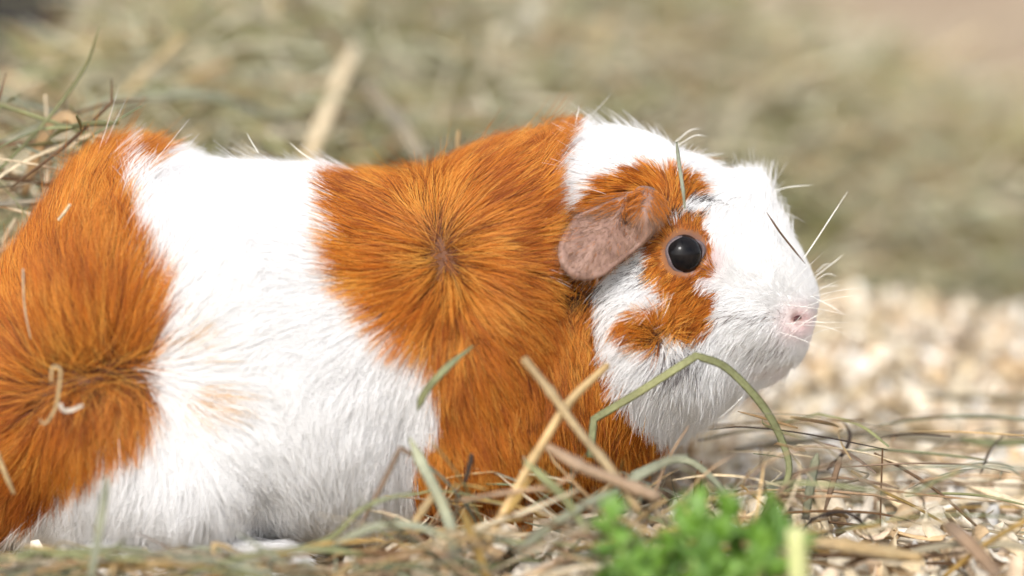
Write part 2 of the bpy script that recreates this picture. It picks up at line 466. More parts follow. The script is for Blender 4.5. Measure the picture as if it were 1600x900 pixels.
ORANGE = np.array(srgb(216, 135, 44)); OCHRE = np.array(srgb(232, 176, 82)); RUSSET = np.array(srgb(160, 88, 38)); WHITE = np.array((0.90, 0.90, 0.90)); PINK = np.array(srgb(236, 204, 202))
u0, v0 = coat_uv(co)
m0 = coat_mask(co, 3)
skin = np.where(m0[:, None], np.array(srgb(98, 66, 48)), WHITE * 0.92)
er_ = np.exp(-(np.hypot(u0 - 1072, v0 - 396) / 38) ** 6)[:, None] * (0.8 + 0.2 * wob(u0, v0, 0.3, 41))[:, None]; em_ = np.exp(-(np.hypot(u0 - 1068, v0 - 396) / 46) ** 4)[:, None]; skin = skin * (1 - em_) + ORANGE * 0.5 * em_; skin = skin * (1 - er_) + np.array(srgb(92, 76, 76)) * er_
pk = np.clip(blob(u0, v0, 1250, 500, 20, 17) * 1.2 + 0.25 * blob(u0, v0, 1225, 572, 34, 12) + 0.55 * blob(u0, v0, 1105, 415, 26, 24), 0, 1)[:, None]
skin = skin * (1 - pk) + PINK * pk
ca = me_body.color_attributes.new('coat', 'FLOAT_COLOR', 'POINT')
ca.data.foreach_set('color', np.concatenate([skin, np.ones((nv, 1))], 1).astype(np.float32).ravel())
# mouth groove: the skin itself dips along the lip line
mp = np.array([(1188, 584), (1205, 577), (1225, 568), (1243, 556)])
dm = np.min([np.hypot(u0 - x, v0 - y) for x, y in spline(mp, 8)], 0)
nrm = np.empty(nv * 3, np.float32); me_body.vertices.foreach_get('normal', nrm); nrm = nrm.reshape(-1, 3)
dn = np.hypot((u0 - 1246) / 1.3, v0 - 499)
co2 = co - nrm * (0.0016 * np.exp(-(dm / 6) ** 2) + 0.0018 * np.exp(-(dn / 7) ** 2) + 0.0045 * np.exp(-(np.hypot(u0 - 1072, v0 - 396) / 24) ** 4))[:, None]
lip = np.exp(-(dm / 4.5) ** 2)[:, None]; skin = skin * (1 - 0.8 * lip) + np.array(srgb(150, 108, 108)) * 0.8 * lip
ca.data.foreach_set('color', np.concatenate([skin, np.ones((nv, 1))], 1).astype(np.float32).ravel())
me_body.vertices.foreach_set('co', co2.astype(np.float32).ravel()); me_body.update()
body = link('body', me_body, simple_mat('skin_and_undercoat', (0.8, 0.7, 0.6), 0.8, 0.2, attr='coat'), pig)

# ---- fur
POS = [  # chart position, lie of the hair
 (690, 300, 0, -1), (600, 300, -.7, -.5), (560, 400, -1, 0), (560, 470, -1, .4), (780, 250, .45, -.85), (830, 220, .45, -.9), (800, 330, .6, -.8), (830, 420, .9, -.35),
 (640, 560, -.5, .85), (700, 600, .1, 1), (760, 600, .55, .85), (780, 700, .4, .9), (700, 760, 0, 1), (850, 620, -.4, .9), (900, 500, -.15, 1), (930, 600, 0, 1), (975, 690, .55, .8), (900, 720, .1, 1),
 (865, 300, -.55, -.8), (868, 400, -.6, -.6), (872, 220, .1, -1), (810, 500, .8, .5),
 (400, 240, -.85, -.45), (300, 240, -.8, -.6), (480, 250, -.85, -.4), (300, 330, -.5, -.8), (400, 350, -.9, -.2), (450, 480, -.9, .3), (350, 480, .3, -.6), (420, 600, .6, .5),
 (150, 400, .05, -1), (200, 320, -.05, -1), (170, 260, -.1, -1), (60, 450, -.5, -.85), (100, 330, -.25, -.95), (20, 480, -.7, -.7), (20, 610, -1, 0), (20, 720, -.7, .7), (180, 700, .05, 1), (235, 660, .2, 1),
 (300, 600, 1, .25), (290, 545, .85, -.5), (275, 460, .45, -.9), (100, 740, -.25, 1), (40, 800, -.5, .8), (220, 230, .35, -.9), (240, 255, .5, -.8),
 (250, 770, -.35, .9), (300, 840, -.2, 1), (380, 720, .5, .7), (420, 820, .3, .9), (550, 720, .1, 1), (600, 820, .05, 1), (520, 600, -.5, .8), (600, 640, -.2, 1), (150, 820, -.5, .8),
 (905, 200, -.1, -1), (950, 205, .15, -1), (1000, 205, .4, -1), (1055, 225, .9, -.45), (900, 285, -.35, .9), (888, 320, -.1, 1), (950, 245, -.3, -.3),
 (960, 280, -.85, .35), (920, 310, -.7, .7), (1020, 268, -.7, -.15), (1080, 290, .8, -.1), (1050, 310, .4, .3), (1000, 262, -.95, -.05), (980, 272, -.95, .1), (940, 288, -.85, .5), (1040, 285, -.6, 0), (1042, 258, .3, -.3), (1075, 272, .95, -.15), (1000, 285, -.9, .1),
 (1110, 265, .9, -.35), (1130, 300, .8, -.5), (1170, 300, .55, -.85), (1195, 300, .3, -1), (1210, 320, .2, -1), (1150, 360, .3, -.8), (1215, 350, .4, -.8), (1240, 380, .5, -.7), (1180, 420, -.2, -.6),
 (1200, 470, -.8, .1), (1255, 440, -.1, -1), (1265, 480, -.3, -.4), (1230, 530, -.6, .8), (1190, 560, -.4, .9), (1235, 560, -.4, .9), (1210, 580, -.4, .9), (1150, 500, -.9, .2), (1110, 490, -1, .1), (1050, 490, -1, -.05), (1000, 480, -.95, .2),
 (1000, 440, -.55, .75), (960, 470, -.6, .7), (950, 540, -.5, .8), (960, 600, -.35, .9), (1010, 530, -.7, .55), (1040, 560, -.4, .9), (1050, 640, -.05, 1), (1000, 620, -.2, 1), (1100, 600, 0, 1), (1130, 610, .1, 1), (1150, 620, .2, .95), (1090, 680, .15, 1),
 (1040, 425, -.45, .8), (1070, 345, .1, -1), (1035, 365, -.7, -.5), (1110, 380, .7, -.4), (1080, 440, -.1, 1), (1100, 540, -.7, .5)]
POS = np.array(POS, float)
PART = [(82, 606), (118, 590), (142, 596), (168, 578), (196, 582), (222, 590)]
WHORL = [([(688, 384), (692, 398)], 120, 6), ([(1030, 520), (1032, 532)], 22, 2.0), (PART, 80, 3.2)]
def flow(u, v):
    d2 = (u[:, None] - POS[None, :, 0]) ** 2 + (v[:, None] - POS[None, :, 1]) ** 2
    w = np.exp(-d2 / (2 * 48.0 ** 2)) + 0.02 / (1 + d2 / 60.0 ** 2) ** 2
    nd = POS[:, 2:] / np.linalg.norm(POS[:, 2:], axis=1, keepdims=True)
    D = w @ nd / w.sum(1)[:, None]
    # rosettes: hair radiates from a whorl (point) or a parting (segment)
    for line, rad, pw in WHORL:
        dd = np.full(u.shape, 1e9); dx = np.zeros(u.shape); dy = np.zeros(u.shape)
        for (ax, ay), (bx, by) in zip(line[:-1], line[1:]):
            t = np.clip(((u - ax) * (bx - ax) + (v - ay) * (by - ay)) / ((bx - ax) ** 2 + (by - ay) ** 2), 0, 1)
            ex_, ey_ = u - (ax + t * (bx - ax)), v - (ay + t * (by - ay)); d_ = np.hypot(ex_, ey_) + 1e-6
            m_ = d_ < dd; dd = np.where(m_, d_, dd); dx = np.where(m_, ex_, dx); dy = np.where(m_, ey_, dy)
        k = pw * np.exp(-(dd / rad) ** 2)
        sw = 0.15
        D = D + np.stack([dx / dd - sw * dy / dd, dy / dd + sw * dx / dd], 1) * k[:, None]
    return norm(D)
LEN = [  # hair length (mm) over the chart: u, v, length
 (0, 450, 17), (0, 700, 17), (150, 300, 19), (150, 480, 18), (150, 680, 15), (150, 820, 12), (320, 260, 12), (320, 450, 14), (330, 620, 15), (320, 800, 11), (480, 300, 12), (480, 500, 14), (480, 700, 13), (480, 850, 8),
 (600, 330, 15), (690, 390, 15), (690, 280, 15), (620, 480, 15), (700, 560, 14), (760, 650, 12), (700, 780, 9), (780, 330, 16), (830, 250, 16), (860, 420, 9), (872, 330, 8), (840, 560, 11), (860, 700, 9), (950, 700, 9),
 (920, 560, 11), (910, 230, 11), (980, 215, 10), (1050, 240, 8), (960, 280, 9), (1040, 280, 7), (1110, 275, 6.5), (1160, 300, 6), (1200, 300, 13), (1225, 345, 7.5), (1250, 400, 3.8), (1180, 380, 4.8), (1270, 450, 2.8),
 (1130, 420, 4.0), (1200, 450, 3.6), (1245, 500, 1.6), (1215, 540, 5.0), (1225, 575, 5.0), (1190, 575, 6), (1160, 520, 5), (1100, 500, 7), (1030, 500, 9), (980, 470, 7.5), (960, 560, 9), (1030, 600, 8.5), (1100, 620, 7.5), (1150, 600, 6), (1070, 340, 4.5), (1030, 400, 4.5), (1080, 440, 5), (1115, 390, 3)]
LEN = np.array(LEN, float)
def hair_len(u, v):
    d2 = (u[:, None] - LEN[None, :, 0]) ** 2 + (v[:, None] - LEN[None, :, 1]) ** 2
    w = 1 / (d2 + 30.0 ** 2) ** 2
    return w @ LEN[:, 2] / w.sum(1) * 0.001

EYE = (1072, 396)
EAR = np.array([(889, 352), (906, 332), (935, 318), (962, 306), (985, 300), (1004, 292), (1024, 299), (1035, 320), (1030, 346), (1014, 372), (990, 394),
                (966, 412), (944, 430), (916, 438), (891, 431), (875, 412), (874, 382)], float)
me_body.calc_loop_triangles()
tri = np.empty(len(me_body.loop_triangles) * 3, np.int32); me_body.loop_triangles.foreach_get('vertices', tri); tri = tri.reshape(-1, 3)
A, B_, C_ = co2[tri[:, 0]], co2[tri[:, 1]], co2[tri[:, 2]]
cr = np.cross(B_ - A, C_ - A); area = np.linalg.norm(cr, axis=1) / 2; fn = norm(cr)
cen = (A + B_ + C_) / 3
cu, cv = coat_uv(cen)
clen = hair_len(cu, cv)
dens = area / np.clip(clen, 0.0025, 0.02) ** 0.85
dens *= np.where(cen[:, 1] < 0.012, 1.0, 0.35) * np.where(cen[:, 2] < 0.004, 0.15, 1.0) * np.where((cu < -60), 0.5, 1)
NH = 320000
pick = rng.choice(len(tri), NH, p=dens / dens.sum())
r1, r2 = np.sqrt(rng.random(NH)), rng.random(NH)
root = A[pick] * (1 - r1)[:, None] + B_[pick] * (r1 * (1 - r2))[:, None] + C_[pick] * (r1 * r2)[:, None]
vn = nrm.astype(float)
hn = norm(vn[tri[pick, 0]] * (1 - r1)[:, None] + vn[tri[pick, 1]] * (r1 * (1 - r2))[:, None] + vn[tri[pick, 2]] * (r1 * r2)[:, None])
hu, hv = coat_uv(root)
ex, ey = (hu - EYE[0]) / 25, (hv - EYE[1]) / 24
keep = (np.hypot(ex, ey) > 1.0) & (np.hypot((hu - 1246) / 13, (hv - 500) / 9) > 1.0)
dmh = np.min([np.hypot(hu - x, hv - y) for x, y in spline(mp, 8)], 0); keep &= ~((dmh < 3.5) & (rng.random(NH) < 0.7))
inear = inside(hu, hv, [tuple(p) for p in (EAR - EAR.mean(0)) * 0.86 + EAR.mean(0)])
keep &= ~(inear & (rng.random(NH) < 0.75))
root, hn, hu, hv, inear = root[keep], hn[keep], hu[keep], hv[keep], inear[keep]
n = len(root)
L = hair_len(hu, hv) * rng.uniform(0.72, 1.18, n)
L = np.where(inear, np.minimum(L, 0.004), L)
eyed = np.hypot((hu - EYE[0]) / 37, (hv - EYE[1]) / 35)
L *= np.clip((eyed - 0.3) * 1.1, 0.5, 1)
tuft = blob(hu, hv, 1200, 305, 20, 26)
fly = (rng.random(n) < np.where(hu < 880, 0.006, 0.03)) & (L > 0.005)
L = np.where(fly, L * rng.uniform(1.15, 1.6, n), L)
D2 = np.empty((n, 2))
for i in range(0, n, 50000): D2[i:i + 50000] = flow(hu[i:i + 50000], hv[i:i + 50000])
pp = spline(PART, 6); dpart = np.min([np.hypot(hu - a, hv - b_) for a, b_ in pp], 0)
ros = np.clip(np.exp(-(np.hypot(hu - 690, hv - 391) / 17) ** 2) + np.exp(-(dpart / 18) ** 2) + np.exp(-(np.hypot(hu - 1031, hv - 526) / 13) ** 2), 0, 1)
ang = rng.normal(0, 1, n) * (0.16 + 0.95 * ros) + 0.28 * wob(hu, hv, 0.03, 21) + 0.14 * wob(hu, hv, 0.09, 22)
ca_, sa_ = np.cos(ang), np.sin(ang)
D2 = np.stack([D2[:, 0] * ca_ - D2[:, 1] * sa_, D2[:, 0] * sa_ + D2[:, 1] * ca_], 1)
d3 = np.stack([D2[:, 0], np.zeros(n), -D2[:, 1]], 1)
tan = d3 - (d3 * hn).sum(1)[:, None] * hn
tl = np.linalg.norm(tan, axis=1)
alt = np.stack([np.full(n, -0.3), np.sign(root[:, 1]) * 0.6, np.full(n, -0.2)], 1)
alt = alt - (alt * hn).sum(1)[:, None] * hn
tan = norm(tan + alt * np.clip(0.25 - tl, 0, 1)[:, None])
l0 = np.clip(rng.normal(0.55, 0.15, n) - 0.12 * ((hu > 200) & (hu < 640)) + 0.45 * tuft + 0.15 * ros, 0.1, 1.4)
l1 = np.clip(rng.normal(0.10, 0.10, n) + 0.55 * tuft + np.where(fly, 0.35, 0), -0.1, 1.2)
ridge = np.exp(-((hu - (846 + (hv - 300) * 0.1)) / 16) ** 2) * ((hv > 215) & (hv < 450))
l1 = l1 + 0.25 * ridge
toprow = np.clip(hn[:, 2], 0, 1) ** 2 * (hu < 880)
l1 = l1 + (0.05 + 0.10 * coat_mask(root, 4)) * toprow
NP = 6
ts = np.linspace(0, 1, NP)
P = np.empty((n, NP, 3)); P[:, 0] = root - hn * 0.0004
for k in range(1, NP):
    tm = (k - 0.5) / (NP - 1)
    la = l0 * (1 - tm) ** 1.5 + l1 * (1 - (1 - tm) ** 1.5)
    P[:, k] = P[:, k - 1] + (tan * np.cos(la)[:, None] + hn * np.sin(la)[:, None]) * (L / (NP - 1))[:, None]
    P[:, k, 2] = np.maximum(P[:, k, 2], 0.001)
# clumping towards guide hairs
ng = n // 22
gid = rng.choice(n, ng, replace=False)
kd = KDTree(ng)
for i, g in enumerate(gid): kd.insert(root[g], i)
kd.balance()
near = np.array([kd.find(r)[1] for r in root])
g = gid[near]
ck = np.clip(rng.normal(0.50, 0.18, n), 0, 0.85) * np.where(fly, 0.1, 1)
tip_gap = np.linalg.norm(P[g, -1] - P[:, -1], axis=1)
om0 = coat_mask(P[:, 3], 4.0)
ck *= np.where(om0, 1.0, 0.32 - 0.20 * (hu < 640))
ck *= np.clip(1 - tip_gap / (L * 1.2 + 1e-6), 0, 1)
for k in range(1, NP):
    P[:, k] += (P[g, k] - P[:, k]) * (ck * ts[k] ** 1.3)[:, None]
# colours
pm = P[:, 3]
om = coat_mask(pm, 4.0)
cgr = rng.normal(0, 1, ng)[near]; hr = rng.normal(0, 1, n)
s_ = np.clip(0.5 + 0.20 * cgr + 0.22 * hr + 0.22 * wob(hu, hv, 0.02, 31), 0, 1)[:, None]
oc = np.where(s_ < 0.5, RUSSET + (ORANGE - RUSSET) * s_ * 2, ORANGE + (OCHRE - ORANGE) * (s_ - 0.5) * 2)
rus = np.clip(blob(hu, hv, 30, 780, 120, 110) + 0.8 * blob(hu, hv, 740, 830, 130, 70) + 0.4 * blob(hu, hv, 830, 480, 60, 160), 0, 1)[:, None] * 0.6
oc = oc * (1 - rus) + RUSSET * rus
cream = np.clip(0.75 * blob(hu, hv, 215, 660, 60, 60) * (rng.random(n) < 0.5) + 0.4 * blob(hu, hv, 690, 400, 50, 50) * (rng.random(n) < 0.3), 0, 1)[:, None]
oc = oc * (1 - cream) + np.array(srgb(226, 170, 96)) * cream
wc = WHITE * rng.uniform(0.93, 1.03, n)[:, None]
peach = np.clip(0.35 * blob(hu, hv, 272, 548, 22, 16) + 0.45 * blob(hu, hv, 302, 618, 28, 14), 0, 1)
wc = np.where((rng.random(n) < peach)[:, None], np.array(srgb(224, 182, 128)), wc)
greyish = np.clip(0.25 * blob(hu, hv, 1005, 430, 20, 18) + 0.5 * blob(hu, hv, 1060, 550, 30, 24) + 0.25 * blob(hu, hv, 568, 548, 10, 10), 0, 1)
wc = np.where((rng.random(n) < greyish)[:, None], np.array(srgb(110, 102, 104)), wc)
dk = blob(hu, hv, 1180, 494, 40, 9) + blob(hu, hv, 1135, 490, 26, 5) * .8 + 0.7 * blob(hu, hv, 1205, 540, 30, 24)
wc = np.where((rng.random(n) < 0.16 * dk)[:, None], np.array(srgb(120, 104, 100)), wc)
pn = np.clip(0.65 * blob(hu, hv, 1248, 502, 24, 20) + 0.15 * blob(hu, hv, 1220, 572, 40, 12) + 0.5 * blob(hu, hv, 1108, 415, 20, 22), 0, 1)[:, None]
wc = wc * (1 - pn) + np.array(srgb(240, 208, 208)) * pn
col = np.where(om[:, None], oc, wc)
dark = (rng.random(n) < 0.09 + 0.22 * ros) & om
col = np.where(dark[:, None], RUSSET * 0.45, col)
# dark brown hair: painted ear and crease shade, plus a few dark strands
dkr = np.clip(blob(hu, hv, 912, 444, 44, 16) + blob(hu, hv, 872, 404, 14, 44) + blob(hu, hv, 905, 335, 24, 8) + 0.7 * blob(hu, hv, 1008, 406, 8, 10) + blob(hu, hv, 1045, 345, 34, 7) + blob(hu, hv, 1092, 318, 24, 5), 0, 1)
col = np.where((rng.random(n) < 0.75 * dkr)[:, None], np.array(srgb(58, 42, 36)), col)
cv_ = bpy.data.hair_curves.new('fur')
cv_.add_curves([NP] * n)
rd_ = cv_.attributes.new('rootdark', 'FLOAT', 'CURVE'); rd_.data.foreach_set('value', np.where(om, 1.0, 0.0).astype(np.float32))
cv_.attributes['position'].data.foreach_set('vector', P.astype(np.float32).ravel()) if 'position' in cv_.attributes else None
ra = cv_.attributes.new('radius', 'FLOAT', 'POINT')
rad = (0.000075 * (1 - 0.75 * ts ** 1.6))[None, :] * rng.uniform(0.8, 1.2, n)[:, None] * np.where(root[:, 1] > 0.012, 1.7, 1.0)[:, None] * np.where(om, 1.0, 1.2)[:, None] * np.interp(L, [0.002, 0.008], [0.75, 1.0])[:, None]
ra.data.foreach_set('value', rad.astype(np.float32).ravel())
cc = cv_.attributes.new('haircol', 'FLOAT_COLOR', 'CURVE')
cc.data.foreach_set('color', np.concatenate([col, np.ones((n, 1))], 1).astype(np.float32).ravel())

def fur_mat(name, base=None):
    b = NB(name)
    hi = b.n('ShaderNodeHairInfo')
    if base is None:
        a = b.n('ShaderNodeAttribute', attribute_name='haircol'); c = a.outputs['Color']
    else:
        rgb = b.n('ShaderNodeRGB'); rgb.outputs[0].default_value = (*base, 1); c = rgb.outputs[0]
    # pigment: greyer, darker near the root, full colour from a third up
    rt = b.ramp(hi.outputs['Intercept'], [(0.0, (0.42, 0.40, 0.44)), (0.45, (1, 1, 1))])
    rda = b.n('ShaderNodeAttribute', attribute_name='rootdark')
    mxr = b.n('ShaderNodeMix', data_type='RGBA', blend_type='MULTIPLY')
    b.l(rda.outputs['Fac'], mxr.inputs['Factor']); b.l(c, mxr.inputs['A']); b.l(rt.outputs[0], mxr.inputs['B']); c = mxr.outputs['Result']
    p = b.n('ShaderNodeBsdfPrincipled'); p.inputs['Roughness'].default_value = 0.42; p.inputs['Specular IOR Level'].default_value = 0.35
    b.l(c, p.inputs['Base Color'])
    tr = b.n('ShaderNodeBsdfTranslucent'); b.l(c, tr.inputs['Color'])
    mx = b.n('ShaderNodeMixShader'); mx.inputs[0].default_value = 0.42
    b.l(p.outputs[0], mx.inputs[1]); b.l(tr.outputs[0], mx.inputs[2]); b.l(mx.outputs[0], b.out.inputs['Surface'])
    return b.m
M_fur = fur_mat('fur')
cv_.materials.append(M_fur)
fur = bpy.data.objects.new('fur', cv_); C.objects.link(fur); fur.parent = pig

# ---- eye with lid
pe, ne = skin_at(*EYE)
ne = norm(ne * 0.6 + np.array([0.10, -1, 0.08]) * 0.4)
q = Vector(ne).to_track_quat('Z', 'Y').to_matrix().to_4x4()
def lathe(prof, seg=40, sx=1.0, sy=1.0):
    V, F = [], []
    for (r, z) in prof:
        for j in range(seg):
            a = 2 * math.pi * j / seg; V.append((r * math.cos(a) * sx, r * math.sin(a) * sy, z))
    for i in range(len(prof) - 1):
        for j in range(seg):
            F.append((i * seg + j, i * seg + (j + 1) % seg, (i + 1) * seg + (j + 1) % seg, (i + 1) * seg + j))
    F.append(tuple((len(prof) - 1) * seg + j for j in range(seg)))
    F.append(tuple(range(seg))[::-1])
    return V, F
for side in (1, -1):
    pe_ = pe * np.array([1, side, 1]); ne_ = ne * np.array([1, side, 1])
    M4 = Matrix.Translation(pe_) @ Vector(ne_).to_track_quat('Z', 'Y').to_matrix().to_4x4()
    er = 0.0058
    prof = [(er * math.sin(a), er * math.cos(a) - 0.0036) for a in np.linspace(math.pi * 0.98, 0.01, 28)]
    V_, F_ = lathe(prof, 40)
    me = mesh('eye', [M4 @ Vector(x) for x in V_], F_)
    be = NB('eye_dark') if side == 1 else None
    if side == 1:
        p = be.n('ShaderNodeBsdfPrincipled'); p.inputs['Base Color'].default_value = (0.006, 0.005, 0.006, 1)
        p.inputs['Roughness'].default_value = 0.03; p.inputs['Specular IOR Level'].default_value = 0.14
        nz = be.noise(300, 2); rp = be.ramp(nz.outputs['Fac'], [(0.3, (0.004, 0.004, 0.005)), (0.7, (0.012, 0.010, 0.010))]); be.l(rp.outputs[0], p.inputs['Base Color'])
        be.l(p.outputs[0], be.out.inputs['Surface']); M_eye = be.m
        M_lid = simple_mat('eyelid_skin', srgb(92, 80, 82), 0.5, 0.4, bump=0.5)
    eye = link('eye', me, M_eye, pig)
    prof = [(0.0068, -0.0050), (0.0062, -0.0030), (0.0057, -0.0015), (0.0054, -0.0008), (0.0051, -0.0005), (0.00475, -0.0007), (0.0045, -0.0012), (0.0044, -0.0024)]
    V_, F_ = lathe(prof, 40); F_ = F_[:-2]
    V2 = []
    for k, (x, y, z) in enumerate(V_):
        a = math.atan2(y, x); s2 = 1 + 0.06 * math.cos(2 * a - 0.6) + 0.05 * math.sin(3 * a + 1) + 0.03 * math.sin(5 * a)
        V2.append(M4 @ Vector((x * s2, y * s2 * 0.97, z + 0.0003 * math.sin(4 * a))))
    link('eyelid', mesh('eyelid', V2, F_), M_lid, eye)

# ---- nostril slits
pn_, nn_ = skin_at(1246, 499)
M_nostril = simple_mat('nostril_dark', srgb(70, 34, 34), 0.5, 0.4)
for side in (1, -1):
    M4 = Matrix.Translation(pn_ * np.array([1, side, 1])) @ Vector(nn_ * np.array([1, side, 1])).to_track_quat('Z', 'Y').to_matrix().to_4x4()
    bmn = bmesh.new(); bmesh.ops.create_uvsphere(bmn, u_segments=16, v_segments=10, radius=1)
    for vv in bmn.verts:
        x, y, z = vv.co; vv.co = (x * 0.0017, y * 0.0007 + 0.0005 * (1 - x * x) + 0.0003 * x, z * 0.0007)
    men = bpy.data.meshes.new('nostril'); bmn.to_mesh(men); bmn.free()
    men.transform(M4); men.polygons.foreach_set('use_smooth', [True] * len(men.polygons))
    link('nostril', men, M_nostril, pig)

# ---- ears: drooping, cupped, with a folded front lobe
M_ear = NB('ear_skin')
b = M_ear
nz = b.noise(260, 4); rp = b.ramp(nz.outputs['Fac'], [(0.3, srgb(112, 86, 75)), (0.55, srgb(132, 104, 91)), (0.8, srgb(146, 118, 104))])
p = b.n('ShaderNodeBsdfPrincipled'); p.inputs['Roughness'].default_value = 0.55; p.inputs['Specular IOR Level'].default_value = 0.3
p.inputs['Subsurface Weight'].default_value = 0.05; p.inputs['Subsurface Radius'].default_value = (0.002, 0.0008, 0.0005)
b.l(rp.outputs[0], p.inputs['Base Color'])
bm_ = b.n('ShaderNodeBump'); bm_.inputs['Strength'].default_value = 0.5; bm_.inputs['Distance'].default_value = 0.0006
n2 = b.noise(700, 3); b.l(n2.outputs['Fac'], bm_.inputs['Height']); b.l(bm_.outputs[0], p.inputs['Normal'])
b.l(p.outputs[0], b.out.inputs['Surface']); M_ear = b.m
outl = spline(np.vstack([EAR, EAR[:1]]), 5)[:-1]
NO = len(outl); cenE = np.array([950.0, 372.0])
NRg = 10
Vt = []
def ear_lift(x, y, r):
    # how far the ear stands off the head (m)
    hang = np.clip(((950 - x) * 0.5 + (y - 350) * 0.85) / 90, 0, 1)     # free lower edge
    bulge = 0.0040 * (1 - r ** 2)
    lobe = 0.0035 * math.exp(-((x - 1010) / 16) ** 2 - ((y - 335) / 42) ** 2)
    groove = -0.0035 * math.exp(-((x - 984 + (y - 340) * 0.25) / 9) ** 2 - ((y - 325) / 34) ** 2)
    rip = 0.0019 * math.exp(-((r - 0.95) / 0.07) ** 2) + 0.0002 * math.sin(x * 0.16 + y * 0.09)
    return 0.0026 + 0.0088 * hang + bulge * 1.2 + lobe * 1.9 + groove * 1.8 + rip
base_d = []
for i in range(NRg + 1):
    r = i / NRg
    for j in range(NO):
        e = cenE + (outl[j] - cenE) * r
        Vt.append((e[0], e[1], r))
sk = {}
depthY = []
for (x, y, r) in Vt:
    h, _ = skin_at(x, y); depthY.append(h[1])
depthY = np.array(depthY)
# smooth the seat of the ear with a plane fit so it is a firm sheet
XY = np.array([(x, y) for x, y, r in Vt]); Am = np.c_[np.ones(len(XY)), XY, XY[:, 0] * XY[:, 1], XY ** 2]
cf = np.linalg.lstsq(Am, depthY, rcond=None)[0]; fitY = Am @ cf
Ve = []
for (x, y, r), d, dr in zip(Vt, fitY, depthY):
    Ve.append(at(x, y, d - ear_lift(x, y, r)))
Ve = np.array(Ve)
Fe = []
for i in range(NRg):
    for j in range(NO):
        a, b_ = i * NO + j, i * NO + (j + 1) % NO
        Fe.append((a, a + NO, b_ + NO, b_) if i > 0 else (a, a + NO, b_ + NO))
Fe = [tuple(dict.fromkeys(f)) for f in Fe]
for side in (1, -1):
    bme = bmesh.new()
    vs_ = [bme.verts.new(x * np.array([1, side, 1])) for x in Ve]
    for f in Fe:
        ff = [vs_[k] for k in f]
        try: bme.faces.new(ff if side == 1 else ff[::-1])
        except ValueError: pass
    bmesh.ops.remove_doubles(bme, verts=bme.verts, dist=1e-7)
    bmesh.ops.recalc_face_normals(bme, faces=bme.faces)
    me = bpy.data.meshes.new('ear'); bme.to_mesh(me); bme.free()
    me.polygons.foreach_set('use_smooth', [True] * len(me.polygons))
    ear = link('ear', me, M_ear, pig)
    so = ear.modifiers.new('thick', 'SOLIDIFY'); so.thickness = 0.0011; so.offset = 0
    # fine down on the ear
    ntri = [(f[0], f[1], f[2]) for f in Fe if len(f) >= 3] + [(f[0], f[2], f[3]) for f in Fe if len(f) == 4]
    tt = np.array(ntri); a_, b2, c2 = Ve[tt[:, 0]], Ve[tt[:, 1]], Ve[tt[:, 2]]
    cr = np.cross(b2 - a_, c2 - a_); ar = np.linalg.norm(cr, axis=1)
    ne_ = 6500
    pk_ = rng.choice(len(tt), ne_, p=ar / ar.sum())
    r1, r2 = np.sqrt(rng.random(ne_))[:, None], rng.random(ne_)[:, None]
    ro = a_[pk_] * (1 - r1) + b2[pk_] * r1 * (1 - r2) + c2[pk_] * r1 * r2
    nr_ = norm(cr[pk_]); nr_ *= np.where(nr_[:, 1:2] > 0, -1, 1)
    uu, vv = chart(ro)
    fx = np.where((uu > 988)[:, None], np.stack([np.full(ne_, -0.15), np.zeros(ne_), np.full(ne_, -1.0)], 1), norm(np.stack([(uu - 1000), np.zeros(ne_), -(vv - 285)], 1)))
    fx = norm(fx) + rng.normal(0, 0.16, (ne_, 3)); fx -= (fx * nr_).sum(1)[:, None] * nr_; fx = norm(fx)
    upper = np.clip((350 - vv + (uu - 950) * 0.05) / 34, 0, 1)
    kp = rng.random(ne_) < 0.22 + 0.78 * upper
    ro, nr_, uu, vv, fx, upper = ro[kp], nr_[kp], uu[kp], vv[kp], fx[kp], upper[kp]; ne_ = len(ro)
    le = rng.uniform(0.0014, 0.0028, ne_) * (1 + 1.1 * upper)
    pts = np.stack([ro + nr_ * 0.0005 + (fx * math.cos(0.35) + nr_ * math.sin(0.35)) * (le * t)[:, None] - nr_ * (0.0002 * t) for t in np.linspace(0, 1, 4)], 1)
    pts[:, :, 1] *= side
    ce_ = bpy.data.hair_curves.new('ear_hair'); ce_.add_curves([4] * ne_)
    ce_.attributes['position'].data.foreach_set('vector', pts.astype(np.float32).ravel())
    rr_ = ce_.attributes.new('radius', 'FLOAT', 'POINT'); rr_.data.foreach_set('value', np.tile(np.array([4.5e-5, 4e-5, 3e-5, 1e-5], np.float32), ne_))
    mixo = (rng.random(ne_) < 0.06 + 0.75 * upper ** 1.5)[:, None]
    cE = np.where(mixo, ORANGE * 0.9 + RUSSET * 0.1, np.where(rng.random((ne_, 1)) < (0.12 + 0.5 * blob(uu, vv, 975, 335, 16, 30))[:, None], np.array(srgb(96, 70, 62)), np.array(srgb(166, 136, 114)))) * rng.uniform(0.65, 1.1, ne_)[:, None]
    ac = ce_.attributes.new('haircol', 'FLOAT_COLOR', 'CURVE'); ac.data.foreach_set('color', np.concatenate([cE, np.ones((ne_, 1))], 1).astype(np.float32).ravel())
    ce_.materials.append(M_fur)
    eh = bpy.data.objects.new('ear_hair', ce_); C.objects.link(eh); eh.parent = ear

